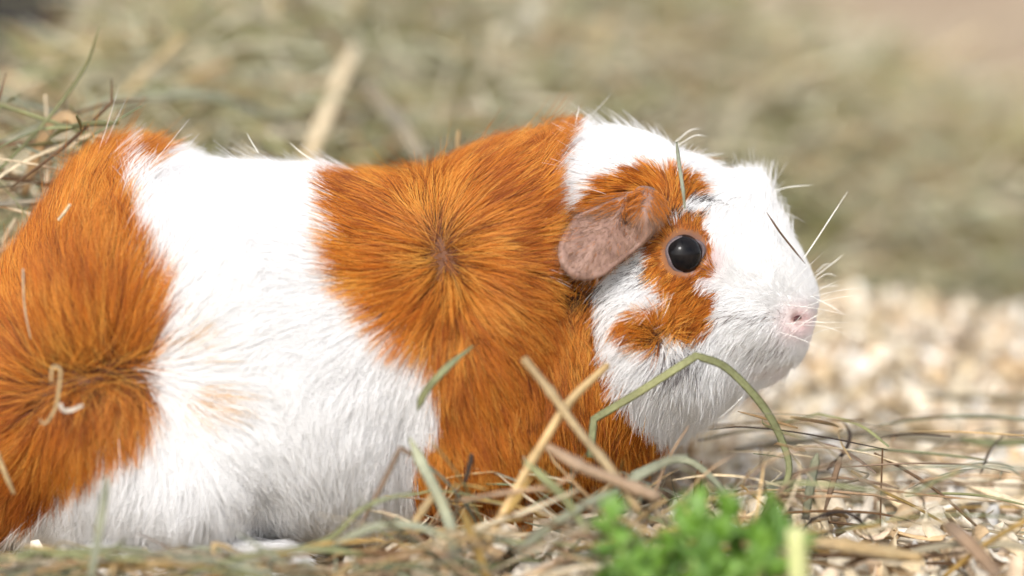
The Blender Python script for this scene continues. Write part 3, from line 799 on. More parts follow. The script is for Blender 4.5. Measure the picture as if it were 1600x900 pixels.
# ---- whiskers
M_whisk = simple_mat('whisker', (0.85, 0.84, 0.80), 0.4, 0.5)
WH = [([(1255, 405), (1285, 360), (1325, 298)], -0.016, 0.00032), ([(1205, 300), (1235, 292), (1272, 289)], -0.004, 0.00022), ([(1270, 435), (1300, 412), (1318, 398)], -0.010, 0.0002),
      ([(1276, 425), (1288, 414), (1300, 413)], -0.004, 0.0002), ([(1280, 450), (1296, 447), (1312, 446)], -0.004, 0.00022), ([(1278, 470), (1300, 478), (1318, 496)], -0.006, 0.00014),
      ([(1272, 440), (1292, 428), (1308, 432)], -0.012, 0.00016), ([(1160, 620), (1140, 640), (1120, 656)], -0.024, 0.0002), ([(1055, 222), (1078, 204), (1096, 201)], -0.004, 0.0002),
      ([(1058, 228), (1085, 212), (1105, 213)], -0.008, 0.0002), ([(897, 205), (902, 180), (905, 165)], -0.006, 0.00022), ([(405, 240), (392, 220), (385, 206)], -0.012, 0.00024), ([(500, 258), (470, 238), (452, 222)], -0.010, 0.00026)]
for k in range(16):
    x0, y0 = random.uniform(1205, 1262), random.uniform(455, 545); a = random.uniform(-0.9, 0.7); l_ = random.uniform(50, 120)
    ys = -0.020 - random.uniform(0, .004)
    WH.append(([(x0, y0), (x0 + l_ * .5 * math.cos(a), y0 + l_ * .5 * math.sin(a)), (x0 + l_ * math.cos(a), y0 + l_ * math.sin(a) + random.uniform(0, 14))], [ys, ys - .006, ys - .010], 0.00011))
for pts, Y, w in WH:
    Pw = spline(px_path(pts, Y), 5)
    blade('whisker', Pw, w, M_whisk, parent=pig, tube=True, k=5, taper=(1.0, 0.12))

# ------------------------------------------------------------------ hay, shavings, parsley
PAL = {'tan': srgb(184, 158, 120), 'straw': srgb(206, 184, 142), 'cream': srgb(226, 216, 192), 'green': srgb(142, 150, 112), 'sage': srgb(152, 160, 142),
       'yellow': srgb(178, 150, 88), 'brown': srgb(118, 92, 66), 'mauve': srgb(140, 122, 106), 'dark': srgb(66, 54, 46), 'pinkish': srgb(196, 170, 142), 'white': srgb(236, 230, 216), 'grey': srgb(156, 150, 132)}
MAT = {k: fibre_mat('hay_' + k, c, rib=True) for k, c in PAL.items()}
M_attr = fibre_mat('hay_mixed', (1, 1, 1), attr='bladecol')

# shaving shapes: thin curled flakes of wood, closed solids
def flake_geo(seed):
    r = random.Random(seed)
    Lf, Wf = r.uniform(0.007, 0.018), r.uniform(0.0025, 0.008)
    curl = r.uniform(0.2, 2.2); tw = r.uniform(-0.6, 0.6); thk = r.uniform(0.0003, 0.0007)
    nu, nvv = 6, 3
    top_, bot_ = [], []
    for i in range(nu):
        u = i / (nu - 1) - 0.5
        wj = Wf * (0.75 + 0.35 * r.random()) * (1 - 0.35 * abs(2 * u) ** 3)
        for j in range(nvv):
            v = (j / (nvv - 1) - 0.5)
            if abs(curl) > 1e-3:
                Rr = Lf / curl; x = Rr * math.sin(u * curl); z = Rr * (1 - math.cos(u * curl))
            x += v * Lf * 0.15 * tw
            y = v * wj + r.uniform(-0.0004, 0.0004)
            z += v * u * tw * 0.006 + 0.0006 * math.cos(v * 3)
            top_.append((x, y, z + thk / 2)); bot_.append((x, y, z - thk / 2))
    V = top_ + bot_; o = nu * nvv; F = []
    for i in range(nu - 1):
        for j in range(nvv - 1):
            a = i * nvv + j
            F.append((a, a + nvv, a + nvv + 1, a + 1)); F.append((o + a, o + a + 1, o + a + nvv + 1, o + a + nvv))
    for i in range(nu - 1):
        a = i * nvv; F.append((a, o + a, o + a + nvv, a + nvv))
        a = i * nvv + nvv - 1; F.append((a, a + nvv, o + a + nvv, o + a))
    for j in range(nvv - 1):
        F.append((j, j + 1, o + j + 1, o + j)); a = (nu - 1) * nvv + j; F.append((a, o + a, o + a + 1, a + 1))
    return np.array(V), np.array(F)
FL = [flake_geo(s) for s in range(14)]
WCOL = [srgb(240, 228, 204), srgb(246, 238, 222), srgb(234, 216, 182), srgb(218, 190, 150), srgb(250, 246, 238), srgb(238, 216, 188)]
M_flake = [fibre_mat('wood_shaving_%d' % i, c, var=0.14, transl=0.2, rough=0.7) for i, c in enumerate(WCOL)]
FLM = []
for k, (V_, F_) in enumerate(FL):
    me = mesh_np('wood_shaving', V_, F_); me.materials.append(M_flake[k % len(M_flake)]); FLM.append(me)

def rand_rot(n, flat=0.6):
    q = rng.normal(0, 1, (n, 4)); q[:, 1:3] *= flat; q = q / np.linalg.norm(q, axis=1)[:, None]
    w, x, y, z = q.T
    return np.stack([np.stack([1 - 2 * (y * y + z * z), 2 * (x * y - z * w), 2 * (x * z + y * w)], 1),
                     np.stack([2 * (x * y + z * w), 1 - 2 * (x * x + z * z), 2 * (y * z - x * w)], 1),
                     np.stack([2 * (x * z - y * w), 2 * (y * z + x * w), 1 - 2 * (x * x + y * y)], 1)], 1)

def under_body(x, y):
    X = 800 + x / S
    return np.abs(y) < np.interp(X, [-92, -40, 60, 350, 700, 850, 950, 1000], [0, .03, .05, .058, .048, .035, .02, 0]) * (X < 1000) * (X > -92)

# the mass of shavings nobody could count
def flake_mass(name, label, N, xs, ys):
    Vs, Fs, Cs, off = [], [], [], 0
    cnt = 0
    x = rng.uniform(*xs, N * 2); y = rng.uniform(*ys, N * 2)
    ok = ~under_body(x, y) & (y < bank_front(x) + 0.03) & ((x > -0.02) | (rng.random(N * 2) < 0.15))
    x, y = x[ok][:N], y[ok][:N]; n = len(x)
    z = ground_z(x, y) + rng.uniform(0.0, 0.010, n)
    Rm = rand_rot(n, 0.55); sc = rng.uniform(0.6, 1.25, n); kk = rng.integers(0, len(FL), n)
    for k, (V_, F_) in enumerate(FL):
        idx = np.where(kk == k)[0]
        W = np.einsum('nij,vj->nvi', Rm[idx], V_) * sc[idx, None, None] + np.stack([x, y, z], 1)[idx][:, None, :]
        c = np.array(WCOL)[rng.integers(0, len(WCOL), len(idx))] * rng.uniform(0.88, 1.08, len(idx))[:, None]
        Vs.append(W.reshape(-1, 3)); Fs.append((F_[None] + (np.arange(len(idx)) * len(V_))[:, None, None]).reshape(-1, 4) + off)
        Cs.append(np.repeat(c, len(V_), 0)); off += len(idx) * len(V_)
    Vs, Fs, Cs = np.concatenate(Vs), np.concatenate(Fs), np.concatenate(Cs)
    me = mesh_np(name, Vs, Fs)
    a = me.color_attributes.new('bladecol', 'FLOAT_COLOR', 'POINT'); a.data.foreach_set('color', np.c_[Cs, np.ones(len(Cs))].astype(np.float32).ravel())
    o = link(name, me, M_flake_mass); tag(o, label, 'shavings', kind='stuff'); return o
M_flake_mass = fibre_mat('wood_shavings_mixed', (1, 1, 1), var=0.12, transl=0.2, attr='bladecol', rough=0.7)
flake_mass('wood_shavings', 'pale wood shavings bedding spread over the ground', 11000, (-0.30, 0.45), (-0.20, 0.45))

# blades by the thousand: closed thin ribbons of 5 stations, 3-sided section
def blade_mass(name, label, cat, x, y, z, az, el, Ln, Wd, cols, bend=0.25):
    n = len(x); K = 6
    t = np.linspace(-0.5, 0.5, K)
    d = np.stack([np.cos(az) * np.cos(el), np.sin(az) * np.cos(el), np.sin(el)], 1)
    upv = np.array([0, 0, 1.0])
    side = norm(np.cross(d, upv)); nor = np.cross(side, d)
    ro = rng.uniform(0, 6.28, n)[:, None]
    s2 = side * np.cos(ro) + nor * np.sin(ro); n2 = nor * np.cos(ro) - side * np.sin(ro)
    b1, b2 = rng.normal(0, bend, n)[:, None], rng.normal(0, bend * 0.6, n)[:, None]
    cen = np.stack([x, y, z], 1)
    V = []
    for k in range(K):
        c = cen + d * (Ln * t[k])[:, None] + (side * b1 + nor * b2) * (Ln * (t[k] ** 2))[:, None] - np.array([0, 0, 0.35]) * (Ln * t[k] ** 2)[:, None] * 0.6
        w = (Wd * (1.0 - 0.75 * (k / (K - 1)) ** 2))[:, None]
        V.append(np.stack([c + s2 * w / 2, c - s2 * w / 2, c + n2 * w * 0.22], 1))
    V = np.stack(V, 1).reshape(-1, 3)
    f = []
    for k in range(K - 1):
        for j in range(3): f.append((k * 3 + j, k * 3 + (j + 1) % 3, (k + 1) * 3 + (j + 1) % 3, (k + 1) * 3 + j))
    f = np.array(f)
    Fq = (f[None] + (np.arange(n) * 3 * K)[:, None, None]).reshape(-1, 4)
    me = mesh_np(name, V, Fq)
    a = me.color_attributes.new('bladecol', 'FLOAT_COLOR', 'POINT')
    a.data.foreach_set('color', np.c_[np.repeat(cols, 3 * K, 0), np.ones(n * 3 * K)].astype(np.float32).ravel())
    o = link(name, me, M_attr); tag(o, label, cat, kind='stuff'); return o

HC = np.array([srgb(158, 152, 104), srgb(182, 178, 146), srgb(196, 174, 130), srgb(146, 118, 84), srgb(214, 204, 176), srgb(132, 132, 88), srgb(184, 152, 108)])
def hay_cols(n, w): return HC[rng.choice(len(HC), n, p=np.array(w) / sum(w))] * np.array([1.50, 1.56, 1.74]) * rng.uniform(0.8, 1.15, n)[:, None]

b = NB('hay_heap_core')
nz = b.noise(120, 5, 'Object', vec_scale=(0.5, 1, 2)); rp = b.ramp(nz.outputs['Fac'], [(0.3, srgb(104, 98, 74)), (0.5, srgb(156, 148, 118)), (0.72, srgb(200, 190, 158))])
p = b.n('ShaderNodeBsdfPrincipled'); p.inputs['Roughness'].default_value = 0.9; b.l(rp.outputs[0], p.inputs['Base Color']); b.l(p.outputs[0], b.out.inputs['Surface'])
core_x = np.linspace(-0.62, 0.62, 90); core_y = np.linspace(0.0, 0.80, 70)
def core_z(X, Y): return np.where(Y > bank_front(X) - 0.005, bank_z(X, Y) - 0.004, -0.03)
N = 15000
x = rng.uniform(-0.55, 0.55, N); d = rng.exponential(0.16, N); y = bank_front(x) + d - 0.012; ok = y < 0.80; x, y = x[ok], y[ok]
z = bank_z(x, y) + rng.uniform(-0.004, 0.018, len(x))
n = len(x)
tag(sheet('hay_heap_core', core_z, core_x, core_y, b.m), 'dense matted core of the hay heap', 'hay', kind='stuff')
blade_mass('hay_heap', 'blurred heap of olive and tan hay behind the guinea pig', 'hay', x, y, z, rng.uniform(0, 6.28, n), rng.normal(0, 0.4, n),
           rng.uniform(0.03, 0.12, n), rng.uniform(0.0008, 0.0032, n), hay_cols(n, [3, 3.6, 1.8, 0.8, 2.6, 1.4, 0.7]))
N = 3600
x = rng.uniform(-0.3, 0.45, N); y = rng.uniform(-0.17, 0.38, N); ok = ~under_body(x, y) & (y < bank_front(x) + 0.02)
x, y = x[ok], y[ok]; n = len(x)
blade_mass('loose_hay', 'thin loose hay scattered over the shavings', 'hay', x, y, ground_z(x, y) + rng.uniform(0.004, 0.010, n), rng.uniform(0, 6.28, n), rng.normal(0, 0.10, n),
           rng.uniform(0.012, 0.05, n), rng.uniform(0.0005, 0.0015, n), hay_cols(n, [2, 3, 3, 3, 2, 1, 2]), 0.2)

# single shavings one can pick out
def place_flake(px, py, lift, label, group, big=1.0):
    g = on_ground(px, py, 0.006)
    k = random.randrange(len(FLM))
    o = bpy.data.objects.new('wood_shaving', FLM[k]); C.objects.link(o)
    o.location = (g[0], g[1], float(ground_z(g[0], g[1])) + 0.009 + lift)
    o.rotation_euler = (random.gauss(0, 0.45), random.gauss(0, 0.45), random.uniform(0, 6.28))
    s = random.uniform(0.7, 1.25) * big; o.scale = (s, s, s)
    tag(o, '%s %s wood shaving %s' % ('large' if s * (max(FL[k][0][:, 0]) - min(FL[k][0][:, 0])) > 0.014 else 'small', WNAME[k % 6], label), 'shaving', group)
WNAME = ['cream', 'pale cream', 'tan', 'darker tan', 'whitish', 'pinkish']
ZF = [((1180, 650), 'below the chin on the heap'), ((1320, 650), 'on the heap just beyond the nose'), ((1460, 650), 'on the heap crest in line with the nose'), ((3000, 650), 'high at the right edge'),
      ((1180, 780), 'under the long grey stalk by the cheek'), ((1320, 780), 'beside the bent green strand'), ((1460, 780), 'around the slanting cream straw'), ((3000, 780), 'at the right edge below the cream straw'),
      ((1180, 2000), 'behind the parsley'), ((1320, 2000), 'right of the parsley'), ((1460, 2000), 'by the black curled stem'), ((3000, 2000), 'in the bottom right corner')]
cnt = 0
while cnt < 200:
    px, py = random.uniform(1040, 1600), random.uniform(545, 900)
    g = on_ground(px, py, 0.006)
    if under_body(g[0], g[1]) or g[1] > bank_front(g[0]): continue
    place_flake(px, py, random.uniform(0, 0.004), next(w for lim, w in ZF if (px < lim[0] and py < lim[1])), 'wood shavings beyond the nose'); cnt += 1
for i in range(46):
    pxx = random.uniform(620, 1040)
    place_flake(pxx, random.uniform(835, 905), random.uniform(0, 0.006), 'below the foreleg' if pxx < 800 else 'below the chest' if pxx < 920 else 'left of the parsley', 'wood shavings below the chest')
for i in range(8):
    pxx = random.uniform(0, 600)
    place_flake(pxx, random.uniform(885, 915), random.uniform(0, 0.003), 'at the bottom edge below the hind foot' if pxx < 300 else 'at the bottom edge below the white belly', 'wood shavings below the belly')

# single stalks and blades, traced one by one
def hero(name, label, pts, Y, w, mat, cat='hay', tube=False, crease=(), facing=(0, -1, 0.3), **kw):
    wm = w * S * (DIST + (np.mean(Y))) / DIST
    P_ = spline(px_path(pts, Y), 6, crease)
    P_[:, 2] = np.maximum(P_[:, 2], 0.002)
    o = blade(name, P_, wm, MAT[mat], facing, tube=tube, **kw)
    tag(o, label, cat); return o
HB, HS = 'hay_strand', 'hay_stalk'
hero(HB, 'long green hay blade bent over under the chin', [(922, 715), (928, 655), (1000, 612), (1088, 556), (1135, 575), (1190, 632), (1222, 690), (1232, 742), (1200, 808)], [-.058, -.055, -.056, -.055, -.052, -.05, -.05, -.052, -.055], 13, 'green', crease=(1, 3), taper=(0.9, 0.7))
hero(HS, 'tan stalk leaning down right across the chest, upper end free', [(818, 560), (860, 612), (900, 668), (955, 735), (1000, 800)], [-.085, -.088, -.09, -.095, -.10], 14, 'straw', tube=True, taper=(1, 1))
hero(HS, 'tan stalk leaning down left across the chest', [(950, 570), (890, 628), (850, 690), (815, 750), (755, 860)], [-.078, -.084, -.09, -.095, -.10], 14, 'straw', tube=True, taper=(0.8, 1))
hero(HB, 'blue-green blade rising beside the orange foreleg', [(640, 684), (662, 730), (690, 785), (708, 840), (716, 905)], [-.085, -.09, -.095, -.10, -.10], 19, 'sage', taper=(0.2, 0.9))
hero(HB, 'thin brown blade kinked at its top before the white belly', [(650, 715), (625, 700), (606, 740), (580, 790), (548, 850)], -.085, 9, 'mauve', crease=(1,), taper=(0.6, 0.4))
hero(HB, 'short green blade resting on the orange shoulder fur', [(652, 642), (665, 612), (700, 573), (740, 540)], [-.075, -.076, -.076, -.074], 12, 'green', taper=(0.1, 0.2))
hero(HB, 'thin pale green blade lying over the head above the eye', [(1057, 222), (1061, 255), (1067, 295), (1070, 326)], [-.026, -.036, -.042, -.044], 6, 'sage', taper=(0.4, 0.6))
hero(HB, 'thin dark sliver stuck in the white snout fur', [(1198, 332), (1218, 362), (1240, 390), (1258, 412)], [-.022, -.023, -.021, -.018], 3.2, 'brown', taper=(0.3, 0.3))
hero(HS, 'short bright straw chip caught in the rump fur', [(91, 344), (100, 333), (110, 319)], -.05, 5, 'cream', tube=True, taper=(1, 1))
hero('wood_shaving', 'small white curled shaving caught in the lower rump fur', [(94, 630), (99, 641), (112, 641), (130, 633)], -.084, 7, 'white', cat='shaving', taper=(0.9, 0.8))
hero(HB, 'pale looped hay blade hanging on the rump fur parting', [(80, 598), (82, 575), (94, 578), (92, 610), (86, 640), (70, 662), (62, 655)], -.083, 6, 'straw', taper=(0.6, 0.4))
hero(HS, 'long hair-thin pale straw lying up the rump', [(36, 420), (37, 460), (40, 490), (48, 530)], -.066, 3, 'cream', tube=True, taper=(1, .6))
hero(HS, 'short tan straw at the far edge of the lower rump', [(-6, 705), (6, 735), (22, 772)], -.082, 8, 'straw', tube=True, taper=(1, .7))
hero(HB, 'yellow blade standing below the orange chest', [(722, 796), (738, 835), (752, 875), (765, 910)], -.105, 17, 'yellow', taper=(0.3, 0.9))
hero(HB, 'olive yellow blade crossing low over the foreleg', [(830, 745), (800, 790), (762, 830), (735, 860)], -.098, 11, 'yellow', taper=(0.3, 0.7))
hero(HS, 'thick pinkish tan stalk lying across the chest foot', [(855, 698), (910, 730), (960, 750), (1030, 778)], [-.095, -.10, -.10, -.10], 19, 'pinkish', tube=True, taper=(0.7, 1))
hero(HB, 'blue-green blade pointing out beyond the chest', [(925, 800), (985, 752), (1040, 722), (1075, 712)], -.088, 15, 'sage', taper=(0.5, 0.2))
hero(HB, 'blue-green blade lying low above the parsley', [(805, 865), (870, 815), (930, 780), (955, 768)], -.10, 15, 'sage', taper=(0.5, 0.4))
hero(HB, 'olive blade leaning right before the foreleg', [(818, 720), (870, 765), (905, 810), (930, 860)], -.10, 14, 'green', taper=(0.3, 0.9))
hero(HS, 'pale straw lying flat across the foreleg', [(720, 782), (790, 770), (860, 760), (900, 740)], -.098, 7, 'pinkish', tube=True, taper=(1, .8))
hero(HS, 'thin pale straw lying low across the foreleg', [(640, 865), (730, 830), (820, 800), (905, 765)], -.10, 7, 'cream', tube=True, taper=(1, .8))
hero(HS, 'short yellow stalk leaning at the white belly edge', [(642, 825), (665, 792), (682, 770)], -.09, 13, 'straw', tube=True, taper=(1, 1))
hero(HB, 'dark upright sliver on the orange chest', [(738, 708), (733, 730), (725, 760)], -.078, 8, 'dark', taper=(.4, .4))
hero(HB, 'tan blade bowed up high behind the rump', [(38, 305), (58, 240), (78, 200), (105, 182), (128, 205), (138, 250)], [.03, .025, .025, .025, .025, .03], 19, 'tan', taper=(0.6, 0.8))
hero(HS, 'thin pale stalk curving down behind the rump', [(71, 148), (75, 210), (74, 280), (62, 340), (35, 372), (0, 392)], [.03, .028, .025, .022, .02, .02], 6, 'cream', tube=True, taper=(.8, .8))
hero(HS, 'short bright twig behind the rump', [(26, 342), (14, 362), (4, 382)], .02, 8, 'cream', tube=True, taper=(1, 1))
hero(HB, 'pale flat blade lying level behind the rump', [(-5, 322), (40, 316), (90, 312)], .05, 14, 'sage', taper=(0.9, 0.4))
hero(HB, 'broad pale blade slanting up behind the white back', [(556, 70), (530, 130), (505, 190), (480, 250)], [.26, .23, .20, .19], 24, 'cream', taper=(0.8, 0.9))
hero(HB, 'broad grey blade slanting down behind the white back', [(572, 128), (600, 165), (630, 200), (660, 250)], [.21, .20, .18, .17], 28, 'grey', taper=(0.8, 0.9))
hero(HB, 'broad tan blade slanting up behind the rump', [(150, 0), (110, 60), (60, 120), (10, 160)], [.32, .28, .24, .21], 34, 'grey', taper=(0.8, 0.9))
hero(HB, 'long grey-green blade arching level behind the back', [(120, 175), (220, 152), (330, 150), (450, 190)], [.14, .14, .15, .17], 16, 'sage', taper=(0.6, 0.4))
hero(HS, 'cream straw lying at a slant in the far litter', [(1405, 712), (1450, 732), (1520, 760), (1605, 792)], [.02, .01, -.01, -.03], 12, 'white', tube=True, taper=(.4, 1))
hero(HS, 'long grey stalk lying level across the shavings', [(1150, 702), (1250, 690), (1340, 678), (1440, 684), (1540, 690), (1610, 692)], .035, 11, 'grey', tube=True, taper=(.6, 1))
hero(HB, 'pale green blade lying level on the long grey stalk', [(1500, 686), (1550, 692), (1612, 690)], .028, 12, 'green', taper=(.3, 1))
hero(HS, 'grey stalk lying level high on the shavings heap', [(1440, 622), (1520, 620), (1610, 622)], .10, 11, 'grey', tube=True, taper=(.4, 1))
hero(HS, 'black curled stem on the litter beside the parsley', [(1245, 840), (1270, 812), (1310, 800), (1340, 810), (1355, 832), (1365, 846)], -.07, 5.5, 'dark', tube=True, taper=(.6, .6))
hero(HB, 'dark upright sliver standing in the shavings', [(1314, 714), (1304, 745), (1288, 800)], -.05, 10, 'mauve', taper=(.4, .3))
hero(HB, 'pale green upright blade standing in the shavings', [(1277, 708), (1268, 750), (1258, 812)], -.055, 15, 'sage', taper=(.2, .8))
hero(HS, 'hair-thin upright stem standing in the shavings', [(1379, 700), (1377, 760), (1375, 832)], -.03, 3, 'brown', tube=True, taper=(1, 1))
hero(HS, 'long thin yellow stem slanting over the shavings', [(1330, 735), (1375, 765), (1430, 792), (1510, 838)], [-.03, -.03, -.04, -.05], 5, 'yellow', tube=True, taper=(.8, .8))
hero(HS, 'thin dark stem slanting over the shavings', [(1366, 708), (1420, 738), (1470, 772), (1540, 835)], [-.02, -.025, -.03, -.05], 5, 'brown', tube=True, taper=(.8, .8))
hero(HB, 'soft mauve blade at a slant in the near corner', [(1478, 818), (1515, 850), (1560, 900)], [-.09, -.10, -.11], 24, 'mauve', taper=(.5, 1))
hero(HS, 'yellow straw pointing up at the frame edge', [(1470, 905), (1540, 850), (1606, 812)], -.09, 9, 'yellow', tube=True, taper=(1, 1))
hero(HS, 'thick tan stalk lying level beside the parsley', [(1248, 850), (1310, 852), (1380, 862), (1440, 872)], -.095, 22, 'straw', tube=True, taper=(1, .6))
hero(HS, 'dark brown stem lying level beside the parsley', [(1255, 868), (1330, 868), (1420, 872), (1510, 862)], -.085, 8, 'brown', tube=True, taper=(.8, .6))
hero(HB, 'grey blade lying level in the near litter', [(1400, 868), (1480, 852), (1560, 850), (1606, 856)], -.09, 12, 'grey', taper=(.3, .8))
hero(HB, 'soft grey-green blade standing before the hind foot', [(168, 745), (160, 800), (150, 860), (142, 905)], [-.11, -.115, -.12, -.12], 14, 'sage', taper=(.3, .9))
hero(HB, 'olive blade lying level below the hind foot', [(-8, 872), (60, 870), (150, 858), (230, 862), (280, 898)], -.10, 8, 'green', taper=(.8, .5))
hero(HB, 'short olive blade crossing below the hind foot', [(120, 872), (170, 860), (198, 842)], -.105, 7, 'green', taper=(.7, .3))
hero(HS, 'bent tan straw standing before the white belly', [(336, 905), (334, 850), (360, 858), (400, 888), (430, 908)], -.095, 9, 'straw', tube=True, crease=(1,), taper=(1, .7))
hero(HB, 'olive blade propped against the white belly', [(425, 866), (470, 856), (520, 838), (560, 800), (600, 780), (650, 770)], -.092, 9, 'green', taper=(.4, .4))
hero(HB, 'yellow blade lying low before the white belly', [(430, 870), (490, 852), (560, 846), (600, 842)], -.095, 7, 'yellow', taper=(.4, .4))
hero(HS, 'white split straw lying level at the bottom edge', [(268, 890), (310, 894), (380, 897)], -.092, 11, 'white', tube=True, taper=(1, 1))
hero(HB, 'soft grey blade lying long before the belly', [(520, 850), (590, 822), (650, 822), (700, 840)], -.11, 13, 'sage', taper=(.3, .5))
hero(HB, 'dark brown leaf scrap standing between cheek and litter', [(1088, 790), (1090, 755), (1096, 720)], -.05, 12, 'brown', taper=(.9, .2))
hero(HB, 'pale green blade arched above the parsley', [(985, 740), (1040, 722), (1080, 722), (1120, 755), (1145, 790)], -.07, 11, 'sage', taper=(.4, .6))
hero(HS, 'pale seed stalk standing behind the orange back', [(716, 238), (715, 222), (717, 204)], .03, 6, 'straw', tube=True, taper=(1, 1))

# the other single blades lying in the litter
def clutter(n, xr, yr, Yr, lr, wr, mats, zones, group, up=0.15):
    for i in range(n):
        px, py, Y = random.uniform(*xr), random.uniform(*yr), random.uniform(*Yr)
        c = at(px, py, Y); c[2] = max(c[2], 0.006)
        Ln = random.uniform(*lr); a = random.uniform(0, math.pi); e = random.gauss(0, up)
        d = np.array([math.cos(a), math.sin(a) * 0.6, math.sin(e)]); d /= np.linalg.norm(d)
        bnd = np.array([random.gauss(0, .07), random.gauss(0, .07), -abs(random.gauss(0, .06))]) * Ln
        kink = random.random() < 0.3
        Pp = [c - d * Ln / 2 + bnd * .6, c - d * Ln * .15, c + d * Ln * .2 + bnd * .1, c + d * Ln / 2 + bnd * (2.0 if kink else 1)]
        Pp = spline(Pp, 4, (2,) if kink else ()); Pp[:, 2] = np.maximum(Pp[:, 2], 0.002)
        tb = random.random() < 0.4; w = random.uniform(*wr) * (0.7 if tb else 1)
        o = blade('hay_stalk' if tb else 'hay_strand', Pp, w, MAT[random.choice(mats)], (random.gauss(0, .4), -1, random.gauss(.4, .4)), tube=tb, taper=(.6, .3))
        m_ = o.data.materials[0].name[4:]
        where = next(w for lim, w in zones if px < lim)
        tag(o, '%s%s %s hay %s %s' % ('long ' if Ln > np.mean(lr) else 'short ', 'bent ' if kink else '', COLN[m_], 'stem' if tb else 'strand', where), 'hay', group)
COLN = {'tan': 'tan', 'straw': 'straw coloured', 'cream': 'cream', 'green': 'dull green', 'sage': 'grey-green', 'brown': 'brown', 'mauve': 'mauve brown', 'pinkish': 'pinkish', 'grey': 'grey', 'yellow': 'yellow', 'dark': 'dark', 'white': 'white'}
MIX = ['tan', 'straw', 'cream', 'green', 'sage', 'sage', 'grey', 'cream', 'green', 'brown', 'mauve', 'pinkish', 'grey', 'yellow', 'straw']
clutter(60, (640, 1250), (740, 800), (-.085, -.05), (.012, .04), (.0004, .0012), MIX, [(720, 'standing before the white belly edge'), (820, 'standing before the foreleg'), (940, 'standing before the orange chest'), (1060, 'standing before the chest front'), (2000, 'standing under the cheek')], 'hay pieces standing before the chest', .9)
clutter(140, (600, 1250), (810, 905), (-.12, -.06), (.014, .06), (.0005, .0017), MIX, [(720, 'below the white belly edge'), (820, 'in the litter below the foreleg'), (940, 'in the litter below the orange chest'), (1060, 'in the litter behind the parsley tip'), (2000, 'in the litter between cheek and parsley')], 'hay pieces below the chest', .30)
clutter(110, (1180, 1600), (650, 900), (-.10, .04), (.014, .06), (.0004, .0013), MIX + ['brown', 'dark'], [(1290, 'on the shavings right of the parsley'), (1390, 'on the shavings beyond the nose'), (1490, 'on the open shavings further from the nose'), (3000, 'on the shavings at the right edge')], 'hay pieces beyond the nose', .12)
clutter(110, (0, 640), (856, 905), (-.115, -.08), (.012, .045), (.0007, .0020), MIX + ['green', 'sage'], [(110, 'at the bottom edge below the rump'), (260, 'at the bottom edge below the hind foot'), (420, 'at the bottom edge beside the bent straw'), (3000, 'at the bottom edge below the belly')], 'hay pieces below the belly', .12)
clutter(110, (-30, 150), (150, 480), (.0, .08), (.02, .07), (.0005, .0018), ['sage', 'grey', 'cream', 'green', 'green', 'brown'], [(40, 'in the tangle at the left edge behind the rump'), (90, 'in the tangle behind the rump'), (3000, 'in the tangle above the rump')], 'hay pieces behind the rump', .5)

# pale flakes added on the far hay to stand for blurred white spots
for px, py, Y in [(690, 30, .30), (830, 18, .34), (760, 70, .36), (715, 82, .34), (975, 66, .38), (820, 55, .36)]:
    g = at(px, py, Y); o = bpy.data.objects.new('wood_shaving', FLM[4]); C.objects.link(o); o.location = g; o.rotation_euler = (1.2, 0, random.uniform(0, 6)); o.scale = (.7, .7, .7)
    tag(o, 'pale blurred flake added high on the far hay as a white spot', 'shaving', 'flakes added as white spots on the far hay')

# ------------------------------------------------------------------ parsley sprig, close to the lens
b = NB('parsley_leaf')
nz = b.noise(220, 4); rp = b.ramp(nz.outputs['Fac'], [(0.3, srgb(76, 112, 38)), (0.55, srgb(112, 154, 60)), (0.75, srgb(152, 186, 94))])
p = b.n('ShaderNodeBsdfPrincipled'); p.inputs['Roughness'].default_value = 0.4; p.inputs['Specular IOR Level'].default_value = 0.5
tr = b.n('ShaderNodeBsdfTranslucent'); mx = b.n('ShaderNodeMixShader'); mx.inputs[0].default_value = 0.35
oi = b.n('ShaderNodeObjectInfo'); orp = b.ramp(oi.outputs['Random'], [(0, (0.55, 0.62, 0.5)), (1, (1.25, 1.2, 1.1))]); pc = b.mul(rp.outputs[0], orp.outputs[0])
b.l(pc, p.inputs['Base Color']); b.l(pc, tr.inputs['Color']); b.l(p.outputs[0], mx.inputs[1]); b.l(tr.outputs[0], mx.inputs[2]); b.l(mx.outputs[0], b.out.inputs['Surface'])
M_pars = b.m
M_stem = simple_mat('parsley_stem', srgb(150, 184, 96), 0.45, 0.4)
M_pale = simple_mat('pale_stalk', srgb(182, 186, 130), 0.45, 0.4)
PY = -0.145
pbase = on_ground(1090, 1010, 0.002); pbase = np.array([at(1090, 900, PY)[0], PY, 0.002])
sprig = bpy.data.objects.new('parsley_sprig', None); C.objects.link(sprig); sprig.location = pbase
tag(sprig, 'bright green curly parsley sprig, blurred, close in front of the litter', 'parsley')
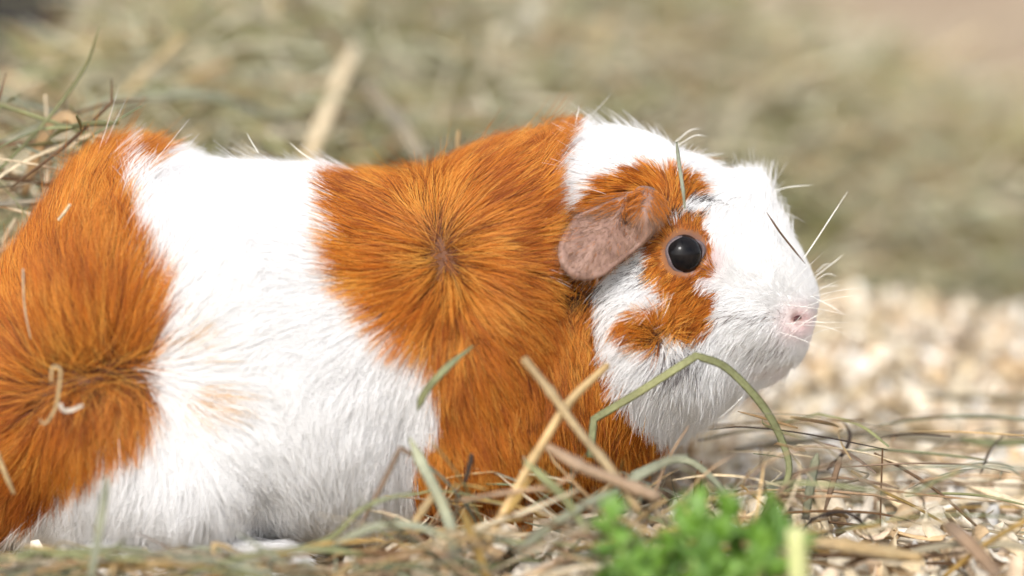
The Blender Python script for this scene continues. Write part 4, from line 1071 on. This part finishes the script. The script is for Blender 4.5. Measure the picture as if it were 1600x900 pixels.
def leaf_mesh(seed, size):
    r = random.Random(seed); V, F = [(0, 0, 0)], []
    NA, NRr = 44, 4
    for i in range(1, NRr + 1):
        rr = i / NRr
        for j in range(NA + 1):
            a = (j / NA - 0.5) * 4.6
            edge = (0.22 + 0.78 * abs(math.cos(a * 1.75)) ** 1.2) * (1 + 0.16 * (1 if j % 2 else -1) * (rr > .7)) * (1 - 0.25 * (abs(a) / 2.3) ** 2)
            rad = size * edge * rr
            zz = size * (0.22 * rr * rr * math.sin(a * 5 + seed) + 0.10 * math.sin(a * 11 + seed * 2) * rr) - 0.12 * size * rr * rr
            V.append((rad * math.sin(a), rad * math.cos(a), zz))
    W = NA + 1
    for j in range(NA): F.append((0, 1 + j, 2 + j))
    for i in range(NRr - 1):
        for j in range(NA):
            a = 1 + i * W + j; F.append((a, a + W, a + W + 1, a + 1))
    return mesh('leaf', V, F)
LM = [leaf_mesh(s, 0.0090) for s in range(5)]
LEAVES = [(1072, 826, 0), (1100, 806, -.004), (1132, 808, .004), (1085, 858, -.008), (1120, 848, -.002), (1150, 858, .006), (1105, 892, -.008), (1145, 898, 0),
          (1182, 826, 0), (1206, 810, .004), (1220, 838, -.004), (1190, 866, -.006), (1214, 880, .002), (952, 812, 0), (966, 846, .004), (985, 872, -.004), (1010, 892, 0), (1045, 890, .004), (950, 898, .006)]
for i, (px, py, dy) in enumerate(LEAVES):
    tip = at(px, py + 14, PY + dy) - pbase
    o = link('leaf', LM[i % 5], M_pars, sprig); o.location = tip
    o.rotation_euler = (R(random.uniform(60, 110)), R(random.uniform(-30, 30)), R(random.uniform(-60, 60)))
    s = random.uniform(0.8, 1.15); o.scale = (s, s, s)
    if not any(m.type == 'SOLIDIFY' for m in o.modifiers):
        so = o.modifiers.new('t', 'SOLIDIFY'); so.thickness = 0.0003
    root_ = np.array([(tip[0]) * 0.35, dy * .3, 0.0])
    Ps = spline([root_, (root_ + tip) / 2 + np.array([0, 0, 0.003]), tip], 4)
    V_, F_, cp_ = blade_geo(Ps, 0.0014, (0, -1, 0), tube=True, taper=(1, .7)); link('stem', mesh('stem', V_, F_ + cp_), M_stem, sprig)
# pale cut stalk standing beside the sprig
P_ = spline(px_path([(1248, 925), (1246, 870), (1243, 826)], [-.15, -.15, -.15]), 5); P_[:, 2] = np.maximum(P_[:, 2], .002)
tag(blade('cut_stalk', P_, 0.0052, M_pale, tube=True, k=10, taper=(1, .9)), 'pale yellow-green cut stalk standing beside the parsley', 'stalk')
